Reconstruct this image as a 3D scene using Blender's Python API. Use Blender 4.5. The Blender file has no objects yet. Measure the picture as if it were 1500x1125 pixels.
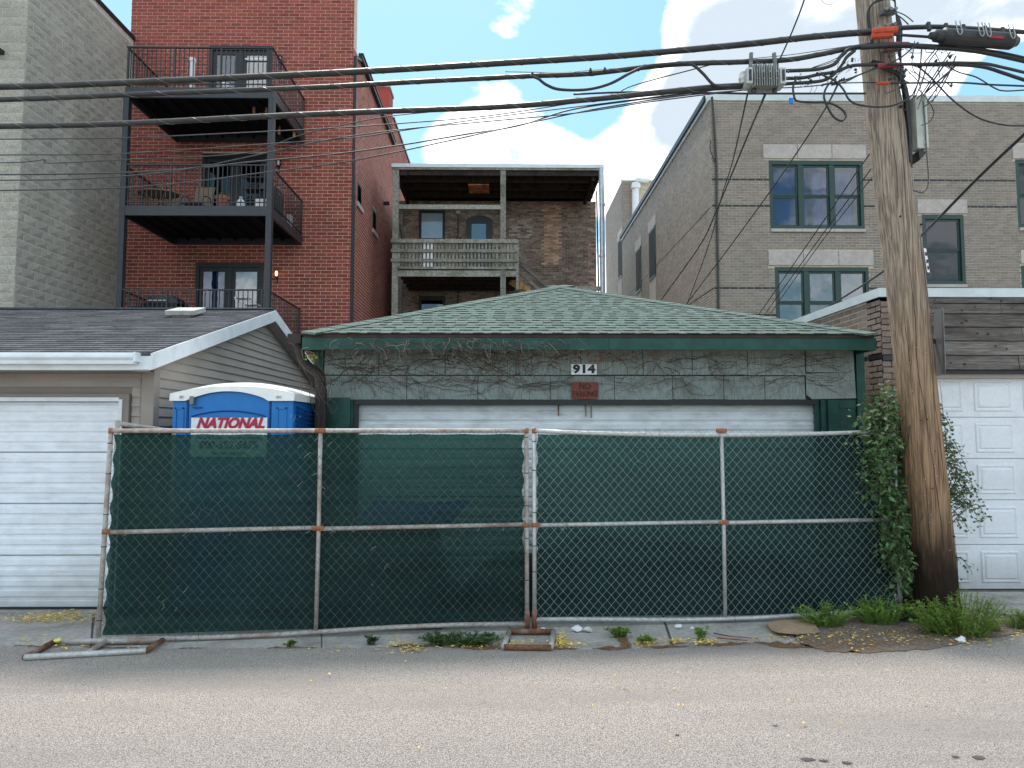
import bpy, math, random
from mathutils import Vector, Matrix
R = random.Random(914)
rad = math.radians
S = bpy.context.scene
COL = S.collection

# ---------------------------------------------------------------- camera
CAMZ = 1.85
cam_d = bpy.data.cameras.new('camera'); cam = bpy.data.objects.new('camera', cam_d); COL.objects.link(cam)
cam_d.sensor_width = 36.0; cam_d.lens = 24.0; cam_d.clip_start = 0.05; cam_d.clip_end = 2000
cam.location = (0, 0, CAMZ)
cam.rotation_euler = (rad(90 + 3.75), 0, rad(-0.69))
S.camera = cam
S.render.resolution_x = 1024; S.render.resolution_y = 768
CR = cam.rotation_euler.to_matrix()

# ---------------------------------------------------------------- view, world, sun
S.view_settings.view_transform = 'Standard'; S.view_settings.look = 'None'
S.view_settings.exposure = 1.45; S.view_settings.gamma = 1.0
S.view_settings.use_curve_mapping = False
SUN_EL, SUN_AZ = 60.0, -13.0          # azimuth from +Y (behind the buildings) towards +X
W = bpy.data.worlds.new("World"); S.world = W; W.use_nodes = True
def ray(px, py):
    return (CR @ Vector((px - 750, -(py - 562.5), -1000)))
def build_world():
    nt = W.node_tree; N = nt.nodes; L = nt.links; N.clear()
    def nd(t, **k):
        n = N.new(t)
        for a, b in k.items(): setattr(n, a, b)
        return n
    out = nd('ShaderNodeOutputWorld'); bg = nd('ShaderNodeBackground'); L.new(bg.outputs[0], out.inputs[0])
    bg.inputs[1].default_value = 0.1
    sky = nd('ShaderNodeTexSky', sky_type='NISHITA', sun_disc=False)
    sky.sun_elevation = rad(SUN_EL); sky.sun_rotation = rad(SUN_AZ); sky.air_density = 1.0; sky.dust_density = 0.6; sky.ozone_density = 1.2
    tc = nd('ShaderNodeTexCoord')
    n1 = nd('ShaderNodeTexNoise'); n1.inputs['Scale'].default_value = 3.2; n1.inputs['Detail'].default_value = 9; n1.inputs['Roughness'].default_value = 0.60; n1.inputs['Distortion'].default_value = 0.15
    mp = nd('ShaderNodeMapping'); mp.inputs['Scale'].default_value = (1, 1, 1.9); mp.inputs['Location'].default_value = (3.1, 0.4, 1.7)
    L.new(tc.outputs['Generated'], mp.inputs[0]); L.new(mp.outputs[0], n1.inputs['Vector'])
    nrm = nd('ShaderNodeVectorMath', operation='NORMALIZE'); L.new(tc.outputs['Generated'], nrm.inputs[0])
    am = nd('ShaderNodeMath', operation='MULTIPLY_ADD'); L.new(n1.outputs['Fac'], am.inputs[0]); am.inputs[1].default_value = 1.7; am.inputs[2].default_value = -.30; acc = am.outputs[0]
    # where the banks of cloud and the clear patches lie in the sky: (pixel direction, angular radius deg, weight)
    for px, py, r, w in ((1300, 40, 17, .34), (1010, 240, 8.5, .34), (1120, 120, 9, .26), (735, 222, 6.6, .38), (665, 228, 4, .22), (850, 250, 5, .3), (765, -6, 4.5, .42), (1010, 130, 6, .16), (950, 170, 5, .16),
                         (640, 90, 15, -.42), (880, 85, 7, -.36), (170, 20, 9, -.4), (1495, 132, 4.5, -.75), (900, 200, 3.5, -.12)):
        d = ray(px, py).normalized()
        dt = nd('ShaderNodeVectorMath', operation='DOT_PRODUCT'); L.new(nrm.outputs[0], dt.inputs[0]); dt.inputs[1].default_value = d
        mr = nd('ShaderNodeMapRange', interpolation_type='SMOOTHSTEP')
        mr.inputs['From Min'].default_value = math.cos(rad(r)); mr.inputs['From Max'].default_value = math.cos(rad(r * .25)); mr.inputs['To Min'].default_value = 0; mr.inputs['To Max'].default_value = w
        L.new(dt.outputs['Value'], mr.inputs['Value'])
        ad = nd('ShaderNodeMath', operation='ADD'); L.new(acc, ad.inputs[0]); L.new(mr.outputs[0], ad.inputs[1]); acc = ad.outputs[0]
    m = nd('ShaderNodeMapRange', interpolation_type='SMOOTHSTEP'); m.inputs['From Min'].default_value = .49; m.inputs['From Max'].default_value = .70
    L.new(acc, m.inputs['Value'])
    # cloud colour: white tops, blue-grey thick middles
    g = nd('ShaderNodeMapRange', interpolation_type='SMOOTHSTEP'); g.inputs['From Min'].default_value = .74; g.inputs['From Max'].default_value = 1.12
    L.new(acc, g.inputs['Value'])
    cc = nd('ShaderNodeMix', data_type='RGBA'); cc.inputs[6].default_value = (8.6, 8.7, 8.9, 1); cc.inputs[7].default_value = (2.7, 3.1, 3.5, 1)
    L.new(g.outputs[0], cc.inputs[0])
    # thin veil keeps the blue pale
    hz = nd('ShaderNodeMix', data_type='RGBA'); hz.inputs[0].default_value = .45; hz.inputs[7].default_value = (1.2, 2.6, 3.65, 1)
    gm = nd('ShaderNodeVectorMath', operation='MULTIPLY'); gm.inputs[1].default_value = (.85, .98, .85); L.new(sky.outputs[0], gm.inputs[0]); L.new(gm.outputs[0], hz.inputs[6])
    mx = nd('ShaderNodeMix', data_type='RGBA'); L.new(m.outputs[0], mx.inputs[0]); L.new(hz.outputs[2], mx.inputs[6]); L.new(cc.outputs[2], mx.inputs[7])
    L.new(mx.outputs[2], bg.inputs[0])
build_world()
sd = bpy.data.lights.new('sun', 'SUN'); sd.energy = 1.65; sd.angle = rad(13); sd.color = (1, .95, .88)
sun = bpy.data.objects.new('sun', sd); COL.objects.link(sun)
sv = Vector((math.sin(rad(SUN_AZ)) * math.cos(rad(SUN_EL)), math.cos(rad(SUN_AZ)) * math.cos(rad(SUN_EL)), math.sin(rad(SUN_EL))))
sun.rotation_euler = sv.to_track_quat('Z', 'Y').to_euler(); sun.location = (0, 0, 30)

# ---------------------------------------------------------------- placing helpers
def P(px, py, Y):
    d = ray(px, py); t = Y / d.y
    return Vector((d.x * t, Y, CAMZ + d.z * t))
def PX(px, py, X):
    d = ray(px, py); t = X / d.x
    return Vector((X, d.y * t, CAMZ + d.z * t))
def G(px, py, z=0.0):
    d = ray(px, py); t = (z - CAMZ) / d.z
    return Vector((d.x * t, d.y * t, z))
XPY = [628]
def X_(px, Y): return P(px, XPY[0], Y).x
def Z_(py, Y): return P(738, py, Y).z

# ---------------------------------------------------------------- object helpers
LOC = {}
def tag(o, label=None, cat=None, group=None, kind=None):
    if label: o['label'] = label
    if cat: o['category'] = cat
    if group: o['group'] = group
    if kind: o['kind'] = kind
    return o
def thing(name, label, cat, loc=(0, 0, 0), group=None):
    o = bpy.data.objects.new(name, None); COL.objects.link(o); o.location = loc; o.empty_display_size = .2
    LOC[o.name] = Vector(loc)
    return tag(o, label, cat, group)
def link(name, me, parent=None, loc=(0, 0, 0)):
    o = bpy.data.objects.new(name, me); COL.objects.link(o)
    if parent is not None: o.parent = parent
    o.location = loc
    return o
class MB:
    def __init__(s): s.v = []; s.f = []; s.r = []; s.mi = []; s.cr = None; s.cm = 0
    def face(s, idx):
        s.f.append(idx); s.r.append(s.cr if s.cr is not None else 0.0); s.mi.append(s.cm)
    def add(s, vs, fs):
        b = len(s.v); s.v += [tuple(p) for p in vs]
        for f in fs: s.face([b + i for i in f])
    def box(s, x0, x1, y0, y1, z0, z1):
        s.add([(x0, y0, z0), (x1, y0, z0), (x1, y1, z0), (x0, y1, z0), (x0, y0, z1), (x1, y0, z1), (x1, y1, z1), (x0, y1, z1)],
              [(0, 3, 2, 1), (4, 5, 6, 7), (0, 1, 5, 4), (1, 2, 6, 5), (2, 3, 7, 6), (3, 0, 4, 7)])
        return s
    def obox(s, c, ax, ay, az):
        c, ax, ay, az = map(Vector, (c, ax, ay, az))
        s.add([c - ax - ay - az, c + ax - ay - az, c + ax + ay - az, c - ax + ay - az, c - ax - ay + az, c + ax - ay + az, c + ax + ay + az, c - ax + ay + az],
              [(0, 3, 2, 1), (4, 5, 6, 7), (0, 1, 5, 4), (1, 2, 6, 5), (2, 3, 7, 6), (3, 0, 4, 7)])
        return s
    def bar(s, a, b, w, h=None, up=(0, 0, 1)):
        a, b = Vector(a), Vector(b); h = w if h is None else h
        d = (b - a); l = d.length; d.normalize(); up = Vector(up)
        if abs(d.dot(up)) > .98: up = Vector((1, 0, 0))
        sd_ = d.cross(up).normalized(); u = sd_.cross(d)
        return s.obox((a + b) / 2, d * l / 2, sd_ * w / 2, u * h / 2)
    def tube(s, pts, r, n=8, cap=True):
        pts = [Vector(p) for p in pts]; m = len(pts); rr = r if isinstance(r, (list, tuple)) else [r] * m
        b = len(s.v); side = None
        for i, p in enumerate(pts):
            d = (pts[min(i + 1, m - 1)] - pts[max(i - 1, 0)])
            if d.length < 1e-9: d = Vector((0, 0, 1))
            d.normalize()
            if side is None:
                side = d.cross(Vector((0, 0, 1)) if abs(d.z) < .9 else Vector((1, 0, 0))).normalized()
            else:
                side = (side - d * side.dot(d))
                if side.length < 1e-6: side = d.cross(Vector((0.3, 0.8, 0.5)))
                side.normalize()
            up = d.cross(side)
            for k in range(n):
                a = 2 * math.pi * k / n
                s.v.append(tuple(p + (side * math.cos(a) + up * math.sin(a)) * rr[i]))
        for i in range(m - 1):
            for k in range(n):
                k2 = (k + 1) % n
                s.face([b + i * n + k, b + i * n + k2, b + (i + 1) * n + k2, b + (i + 1) * n + k])
        if cap:
            s.face([b + k for k in range(n)][::-1]); s.face([b + (m - 1) * n + k for k in range(n)])
        return s
    def lathe(s, prof, c, n=16):
        c = Vector(c); b = len(s.v)
        for r, z in prof:
            for k in range(n):
                a = 2 * math.pi * k / n
                s.v.append((c.x + r * math.cos(a), c.y + r * math.sin(a), c.z + z))
        for i in range(len(prof) - 1):
            for k in range(n):
                k2 = (k + 1) % n
                s.face([b + i * n + k, b + i * n + k2, b + (i + 1) * n + k2, b + (i + 1) * n + k])
        s.face([b + k for k in range(n)][::-1]); s.face([b + (len(prof) - 1) * n + k for k in range(n)])
        return s
    def prism(s, poly, v):      # poly: 3d points, extruded by vector v
        poly = [Vector(p) for p in poly]; v = Vector(v); n = len(poly)
        s.add(poly + [p + v for p in poly], [tuple(range(n))[::-1], tuple(range(n, 2 * n))] + [(i, (i + 1) % n, n + (i + 1) % n, n + i) for i in range(n)])
        return s
    def mesh(s, name, mats, off=Vector((0, 0, 0)), smooth=False):
        me = bpy.data.meshes.new(name)
        me.from_pydata([(x - off.x, y - off.y, z - off.z) for x, y, z in s.v], [], s.f)
        for m in (mats if isinstance(mats, (list, tuple)) else [mats]): me.materials.append(m)
        if any(s.mi): me.polygons.foreach_set('material_index', s.mi)
        if any(s.r):
            at = me.attributes.new('rnd', 'FLOAT', 'FACE'); at.data.foreach_set('value', s.r)
        if smooth: me.polygons.foreach_set('use_smooth', [True] * len(s.f))
        me.update()
        return me
    def build(s, name, mats, parent=None, smooth=False, kind=None, fixn=False, bevel=0):
        off = Vector((0, 0, 0)); p = parent
        while p is not None:
            off += LOC.get(p.name, Vector((0, 0, 0))); p = p.parent
        me = s.mesh(name, mats, off, smooth)
        if fixn:
            import bmesh
            bm = bmesh.new(); bm.from_mesh(me); bmesh.ops.recalc_face_normals(bm, faces=bm.faces); bm.to_mesh(me); bm.free()
        o = link(name, me, parent)
        if bevel:
            b = o.modifiers.new('b', 'BEVEL'); b.width = bevel; b.segments = 2; b.limit_method = 'ANGLE'
        if kind: o['kind'] = kind
        return o
def curve(pts, n=8):   # Catmull-Rom through points
    pts = [Vector(p) for p in pts]
    q = [pts[0] * 2 - pts[1]] + pts + [pts[-1] * 2 - pts[-2]]; out = []
    for i in range(1, len(q) - 2):
        a, b, c, d = q[i - 1:i + 3]
        for k in range(n):
            t = k / n
            out.append(.5 * ((2 * b) + (c - a) * t + (2 * a - 5 * b + 4 * c - d) * t * t + (3 * b - a - 3 * c + d) * t ** 3))
    out.append(pts[-1]); return out

# ---------------------------------------------------------------- materials
def lin(c): return tuple(((x / 255) / 12.92 if x / 255 <= .04045 else ((x / 255 + .055) / 1.055) ** 2.4) for x in c)
def mat(name, col, rough=.75, var=.12, scale=4, stretch=(1, 1, 1), col2=None, rnd=0.0, bump=0.0, bscale=60, metal=0, spec=.4, grime=0,
        stain=None, stain_amt=0, stain_scale=.9, stain_stretch=(1, 1, 1), ramp=(.35, .65), trans=None, detail=6, bstretch=None, hue=0):
    m = bpy.data.materials.new(name); m.use_nodes = True; nt = m.node_tree; N = nt.nodes; L = nt.links
    b = N['Principled BSDF']; b.inputs['Roughness'].default_value = rough; b.inputs['Metallic'].default_value = metal; b.inputs['Specular IOR Level'].default_value = spec
    geo = N.new('ShaderNodeNewGeometry')
    def noise(sc, st, det=detail, r=.6):
        mp = N.new('ShaderNodeMapping'); mp.inputs['Scale'].default_value = st; L.new(geo.outputs['Position'], mp.inputs[0])
        n = N.new('ShaderNodeTexNoise'); n.inputs['Scale'].default_value = sc; n.inputs['Detail'].default_value = det; n.inputs['Roughness'].default_value = r
        L.new(mp.outputs[0], n.inputs['Vector']); return n.outputs['Fac']
    def mrange(x, a, c, d=0., e=1.):
        r = N.new('ShaderNodeMapRange'); r.inputs['From Min'].default_value = a; r.inputs['From Max'].default_value = c; r.inputs['To Min'].default_value = d; r.inputs['To Max'].default_value = e
        L.new(x, r.inputs['Value']); return r.outputs[0]
    def mix(f, A, B, bt='MIX'):
        x = N.new('ShaderNodeMix'); x.data_type = 'RGBA'; x.blend_type = bt
        for i, v in ((0, f), (6, A), (7, B)):
            if isinstance(v, (float, int)): x.inputs[i].default_value = v
            elif isinstance(v, tuple): x.inputs[i].default_value = (*v, 1)
            else: L.new(v, x.inputs[i])
        return x.outputs[2]
    c1 = tuple(x * (1 - var) for x in col); c2 = tuple(min(1, x * (1 + var)) for x in col) if col2 is None else col2
    out = mix(mrange(noise(scale, stretch), *ramp), c1, c2)
    if stain is not None:
        out = mix(mrange(noise(stain_scale, stain_stretch, 5), .48, .7, 0., stain_amt), out, stain)
    if grime:
        sx_ = N.new('ShaderNodeSeparateXYZ'); L.new(geo.outputs['Position'], sx_.inputs[0]); ad0 = N.new('ShaderNodeMath'); ad0.operation = 'MULTIPLY_ADD'; L.new(noise(3, (1.2, 1, 1), 6), ad0.inputs[0]); ad0.inputs[1].default_value = -.55; L.new(sx_.outputs['Z'], ad0.inputs[2])
        out = mix(mrange(ad0.outputs[0], .22, -.28, 0., grime), out, (.20, .17, .14)); out = mix(mrange(noise(9, (.5, 1, 2.5), 7), .60, .72, 0., grime * .45), out, (.30, .27, .24))
    if rnd:
        at = N.new('ShaderNodeAttribute'); at.attribute_name = 'rnd'
        oi = N.new('ShaderNodeObjectInfo'); ad = N.new('ShaderNodeMath'); ad.operation = 'ADD'; L.new(at.outputs['Fac'], ad.inputs[0]); L.new(oi.outputs['Random'], ad.inputs[1])
        fr = N.new('ShaderNodeMath'); fr.operation = 'FRACT'; L.new(ad.outputs[0], fr.inputs[0])
        hs = N.new('ShaderNodeHueSaturation'); L.new(out, hs.inputs['Color']); L.new(mrange(fr.outputs[0], 0, 1, 1 - rnd, 1 + rnd), hs.inputs['Value'])
        f2 = N.new('ShaderNodeMath'); f2.operation = 'MULTIPLY'; L.new(fr.outputs[0], f2.inputs[0]); f2.inputs[1].default_value = 7.31
        f3 = N.new('ShaderNodeMath'); f3.operation = 'FRACT'; L.new(f2.outputs[0], f3.inputs[0])
        L.new(mrange(f3.outputs[0], 0, 1, .5 - hue, .5 + hue), hs.inputs['Hue'])
        out = hs.outputs[0]
    L.new(out, b.inputs['Base Color'])
    if bump:
        bp = N.new('ShaderNodeBump'); bp.inputs['Strength'].default_value = min(1, bump); bp.inputs['Distance'].default_value = .01 if bump <= 1 else .01 * bump
        L.new(noise(bscale, bstretch or stretch, 4), bp.inputs['Height']); L.new(bp.outputs[0], b.inputs['Normal'])
    if trans is not None:
        tr = N.new('ShaderNodeBsdfTranslucent'); L.new(out, tr.inputs[0]); ms = N.new('ShaderNodeMixShader'); ms.inputs[0].default_value = trans
        L.new(b.outputs[0], ms.inputs[1]); L.new(tr.outputs[0], ms.inputs[2]); L.new(ms.outputs[0], N['Material Output'].inputs[0])
    return m
def glass(name, tint=(.6, .65, .7), refl=.35, rough=.02):
    m = bpy.data.materials.new(name); m.use_nodes = True; nt = m.node_tree; N = nt.nodes; L = nt.links; N.remove(N['Principled BSDF'])
    t = N.new('ShaderNodeBsdfTransparent'); t.inputs[0].default_value = (*tint, 1); g = N.new('ShaderNodeBsdfGlossy'); g.inputs['Roughness'].default_value = rough
    g.inputs['Color'].default_value = (.9, .93, .95, 1)
    x = N.new('ShaderNodeMixShader'); x.inputs[0].default_value = refl; L.new(t.outputs[0], x.inputs[1]); L.new(g.outputs[0], x.inputs[2]); L.new(x.outputs[0], N['Material Output'].inputs[0])
    nz = N.new('ShaderNodeTexNoise'); nz.inputs['Scale'].default_value = 1.3; ge = N.new('ShaderNodeNewGeometry'); L.new(ge.outputs['Position'], nz.inputs['Vector'])
    bp = N.new('ShaderNodeBump'); bp.inputs['Strength'].default_value = .25; bp.inputs['Distance'].default_value = .02; L.new(nz.outputs['Fac'], bp.inputs['Height']); L.new(bp.outputs[0], g.inputs['Normal'])
    return m
MT = {}
def mk(k, *a, **kw): MT[k] = mat(k, *a, **kw)
mk('asphalt', (.355, .313, .280), .95, var=.48, scale=120, rnd=0, bump=.9, bscale=230, stain=(.255, .23, .212), stain_amt=.65, stain_scale=.6, stain_stretch=(.4, 2.2, 1), ramp=(.40, .60), detail=3, spec=.2)
mk('concrete', (.42, .395, .36), .9, var=.16, scale=22, bump=.5, bscale=150, stain=(.15, .135, .12), stain_amt=.6, stain_scale=2.2, spec=.2)
mk('dirt', (.20, .165, .135), .95, var=.35, scale=40, bump=1, bscale=90, stain=(.22, .12, .05), stain_amt=.6, stain_scale=7, spec=.1)
mk('soil_ground', (.17, .155, .135), .95, var=.3, scale=6, bump=.6, bscale=60, spec=.1)
mk('rust_stain', (.24, .105, .035), .95, var=.4, scale=60, spec=.1)
mk('red_brick', (.30, .073, .053), .85, var=.16, scale=22, rnd=.20, hue=.008, bump=.5, bscale=90, stain=(.16, .055, .045), stain_amt=.5, stain_scale=1.1, stain_stretch=(1, 1, .35), spec=.25)
mk('red_mortar', (.60, .46, .38), .95, var=.14, scale=6, spec=.1)
mk('cmu', (.40, .372, .325), .95, var=.2, scale=26, rnd=.07, hue=.01, bump=1.6, bscale=34, stain=(.29, .265, .23), stain_amt=.5, stain_scale=.9, stain_stretch=(1, 1, .4), spec=.15)
mk('cmu_mortar', (.60, .56, .50), .95, var=.12, scale=8, spec=.1)
mk('tan_brick', (.24, .197, .167), .62, var=.14, scale=30, rnd=.15, hue=.01, bump=.3, bscale=90, stain=(.185, .16, .14), stain_amt=.55, stain_scale=.9, stain_stretch=(1, 1, .4), spec=.5)
mk('tan_mortar', (.54, .47, .36), .9, var=.2, scale=5, spec=.15)
mk('black_brick', (.012, .012, .016), .45, var=.3, scale=20, spec=.5)
mk('old_brick', (.255, .19, .15), .92, var=.3, scale=14, rnd=.4, hue=.02, bump=.8, bscale=70, stain=(.06, .045, .038), stain_amt=.55, stain_scale=1.4, spec=.15)
mk('old_brick_patch', (.46, .29, .20), .92, var=.25, scale=14, rnd=.38, hue=.02, bump=.8, bscale=70, spec=.15)
mk('pale_brick', (.42, .35, .30), .9, var=.2, scale=14, rnd=.2, bump=.5, spec=.15)
mk('old_mortar', (.30, .25, .21), .95, var=.3, scale=9, spec=.1)
mk('garage_brick', (.24, .18, .15), .85, var=.14, scale=30, rnd=.18, hue=.01, bump=.5, bscale=90, spec=.25)
mk('limestone', (.47, .42, .385), .85, var=.12, scale=14, bump=.3, bscale=60, stain=(.36, .31, .28), stain_amt=.5, stain_scale=3, spec=.25)
mk('green_paint', (.007, .052, .040), .5, var=.2, scale=9, bump=.2, bscale=60, stain=(.02, .11, .09), stain_amt=.5, stain_scale=4, spec=.4)
mk('window_green', (.009, .038, .031), .4, var=.12, scale=9, spec=.5)
mk('black_frame', (.010, .011, .014), .45, var=.15, scale=8, spec=.45)
mk('black_steel', (.021, .025, .033), .45, var=.2, scale=5, spec=.5)
mk('rail_black', (.012, .012, .015), .4, var=.2, scale=5, spec=.5)
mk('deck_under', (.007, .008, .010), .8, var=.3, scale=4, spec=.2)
mk('deck_wood', (.26, .17, .11), .8, var=.2, scale=8, spec=.2)
mk('white_metal', (.78, .82, .88), .45, grime=.5, var=.05, scale=6, stain=(.5, .5, .5), stain_amt=.45, stain_scale=2.5, stain_stretch=(1, 1, 4), spec=.4)
mk('white_panel', (.76, .78, .82), .5, grime=.4, var=.04, scale=30, bump=.25, bscale=130, stain=(.55, .56, .58), stain_amt=.4, stain_scale=2.2, spec=.35)
mk('green_door_white', (.72, .74, .77), .5, grime=.5, var=.06, scale=6, stain=(.30, .27, .24), stain_amt=.5, stain_scale=2.6, stain_stretch=(1, 1, 3), spec=.4)
mk('white_trim', (.72, .76, .80), .5, var=.05, scale=7, stain=(.45, .44, .42), stain_amt=.35, stain_scale=3, spec=.4)
mk('coping', (.60, .66, .68), .4, var=.06, scale=5, stain=(.45, .5, .52), stain_amt=.4, stain_scale=3, spec=.4)
mk('siding', (.385, .345, .31), .65, var=.05, scale=3, rnd=.05, bump=.12, bscale=20, stretch=(1, 1, 8), stain=(.26, .23, .20), stain_amt=.35, stain_scale=1.5, spec=.3)
mk('siding_dark', (.25, .215, .19), .65, var=.05, scale=3, rnd=.05, spec=.3)
mk('siding_post', (.32, .28, .25), .6, var=.05, scale=3, spec=.3)
mk('grey_shingle', (.105, .107, .118), .95, var=.28, scale=30, rnd=.26, bump=.7, bscale=220, stain=(.14, .14, .145), stain_amt=.4, stain_scale=1.2, spec=.12)
mk('green_shingle', (.132, .172, .152), .95, var=.3, scale=45, rnd=.13, hue=.012, bump=.7, bscale=220, spec=.12)
mk('green_shingle_dark', (.055, .07, .066), .95, var=.3, scale=45, spec=.1)  # dark exposed shingle edge; on thick tabs doubles as a painted shadow line
mk('drip_edge', (.055, .035, .035), .7, var=.2, scale=10, spec=.2)
mk('fluted_panel', (.255, .295, .28), .9, var=.26, scale=18, stretch=(9, 1, .5), rnd=.05, bump=.9, bscale=22, bstretch=(9, 1, .25), stain=(.09, .09, .08), stain_amt=.5, stain_scale=3.2, spec=.15)
mk('grey_wood', (.175, .155, .142), .9, var=.42, scale=9, stretch=(.5, 1, 9), rnd=.22, bump=.8, bscale=30, bstretch=(.4, 1, 7), stain=(.07, .058, .05), stain_amt=.6, stain_scale=3.5, stain_stretch=(.6, 1, 3), spec=.2)
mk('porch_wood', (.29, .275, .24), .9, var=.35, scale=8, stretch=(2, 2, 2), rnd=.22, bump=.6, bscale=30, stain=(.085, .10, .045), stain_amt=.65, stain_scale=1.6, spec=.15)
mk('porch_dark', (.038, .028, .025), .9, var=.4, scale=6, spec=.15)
mk('new_wood', (.50, .27, .13), .8, var=.25, scale=9, spec=.2)
mk('hatch_wood', (.42, .17, .085), .8, var=.45, scale=6, ramp=(.4, .6), spec=.2)
mk('galv', (.50, .50, .49), .45, var=.18, scale=40, metal=.35, spec=.5, stain=(.34, .31, .29), stain_amt=.5, stain_scale=9)
mk('galv_old', (.40, .37, .34), .6, var=.2, scale=30, metal=.2, spec=.4, stain=(.20, .09, .045), stain_amt=.75, stain_scale=4)
mk('rusty', (.17, .072, .042), .85, var=.4, scale=24, spec=.2, stain=(.38, .33, .30), stain_amt=.5, stain_scale=5)
mk('orange_rust', (.29, .12, .065), .85, var=.25, scale=60, spec=.2)
mk('wire_bright', (.30, .33, .32), .5, var=.15, scale=30, metal=.3, spec=.5)
mk('wire_dull', (.12, .11, .09), .7, var=.45, scale=9, spec=.3)
mk('alu', (.42, .47, .52), .35, var=.12, scale=8, metal=.6, spec=.5)
mk('plastic_blue', (.006, .17, .50), .42, var=.08, scale=5, spec=.4, bump=.15, bscale=150)
mk('plastic_blue_dark', (.004, .06, .25), .5, var=.1, scale=5, spec=.3)
mk('plastic_white', (.80, .80, .78), .45, var=.05, scale=5, spec=.4, stain=(.6, .57, .5), stain_amt=.4, stain_scale=4)
mk('sign_white', (.80, .80, .82), .5, var=.03, scale=20, stain=(.5, .46, .42), stain_amt=.35, stain_scale=14)
mk('sign_red', (.45, .02, .06), .5, var=.05)
mk('sign_rust', (.18, .05, .037), .8, var=.25, scale=25, stain=(.14, .05, .035), stain_amt=.5, stain_scale=18)
mk('letter_black', (.01, .01, .016), .5, var=.1)
mk('letter_brown', (.045, .02, .02), .7, var=.2)
mk('letter_blue', (.03, .03, .06), .6, var=.1)
mk('cable', (.022, .023, .024), .5, var=.3, scale=12, spec=.5)
mk('cable_grey', (.028, .028, .026), .45, var=.35, scale=9, spec=.45)
mk('cable_thin', (.035, .037, .042), .5, var=.3, scale=12, spec=.5)
mk('strand', (.30, .30, .30), .4, var=.2, scale=20, metal=.5, spec=.5)
mk('orange_tape', (.45, .06, .02), .5, var=.15, scale=20)
mk('red_tape', (.30, .02, .03), .6, var=.2, scale=20)
mk('hardware', (.17, .18, .18), .5, var=.3, scale=20, metal=.4)
mk('amp_grey', (.27, .28, .27), .45, var=.25, scale=20, metal=.3, stain=(.12, .115, .09), stain_amt=.5, stain_scale=9)
mk('cabinet', (.52, .55, .50), .5, var=.08, scale=9, stain=(.3, .3, .26), stain_amt=.4, stain_scale=8)
mk('blue_tag', (.02, .16, .6), .5, var=.05)
mk('sign_back', (.17, .18, .185), .45, var=.1, scale=8, metal=.4)
mk('brown_pipe', (.032, .024, .022), .6, var=.2, scale=10, spec=.3)
mk('leaf', (.08, .14, .05), .5, var=.3, scale=14, rnd=.5, hue=.025, trans=.3, spec=.35)
mk('weed', (.22, .34, .07), .6, var=.3, scale=12, rnd=.42, hue=.03, trans=.35, spec=.25)
mk('stem', (.085, .065, .035), .8, var=.3, scale=20)
mk('dead_vine', (.13, .09, .07), .95, var=.35, scale=14, rnd=.45, spec=.1)
mk('dry_twig', (.27, .21, .175), .9, var=.3, scale=14, rnd=.4, spec=.1)
mk('dead_leaf', (.30, .12, .05), .9, var=.35, scale=30, rnd=.35)
mk('yellow_leaf', (.72, .52, .13), .8, var=.3, scale=50, rnd=.35, hue=.03)
mk('brown_litter', (.28, .13, .055), .9, var=.4, scale=50, rnd=.4)
mk('cardboard', (.36, .25, .16), .85, var=.12, scale=12)
mk('litter_white', (.75, .76, .8), .5, var=.1, scale=12)
mk('terracotta', (.40, .13, .07), .8, var=.15, scale=12)
mk('purple', (.20, .10, .42), .5, var=.1)
mk('khaki', (.20, .155, .105), .8, var=.15, scale=12)
mk('cover_black', (.014, .016, .02), .7, var=.3, scale=5)
mk('white_plain', (.75, .76, .78), .5, var=.05)
mk('jug', (.62, .68, .74), .3, var=.05)
mk('curtain', (.32, .40, .47), .9, var=.08, scale=6, stretch=(8, 1, .4))
mk('curtain_dark', (.045, .055, .10), .9, var=.2, scale=5)
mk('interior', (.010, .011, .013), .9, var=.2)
mk('blue_tarp', (.01, .10, .40), .5, var=.2, scale=3)
mk('black_sheet', (.010, .010, .011), .6, var=.3, scale=4, bump=.6, bscale=5)
mk('vent_grey', (.40, .385, .36), .7, var=.2, scale=12)
MT['glass'] = glass('glass', (.42, .52, .66), .07)
MT['glass_light'] = glass('glass_light', (.85, .88, .9), .07)
MT['glass_dark'] = glass('glass_dark', (.35, .38, .42), .05)
MT['glass_sky'] = glass('glass_sky', (.3, .32, .35), .17, .03)
def lamp_mat():
    m = bpy.data.materials.new('lamp_glow'); m.use_nodes = True; b = m.node_tree.nodes['Principled BSDF']
    b.inputs['Base Color'].default_value = (.9, .6, .3, 1); b.inputs['Emission Color'].default_value = (1, .62, .28, 1); b.inputs['Emission Strength'].default_value = 1.1
    return m
MT['lamp_glow'] = lamp_mat()
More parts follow.
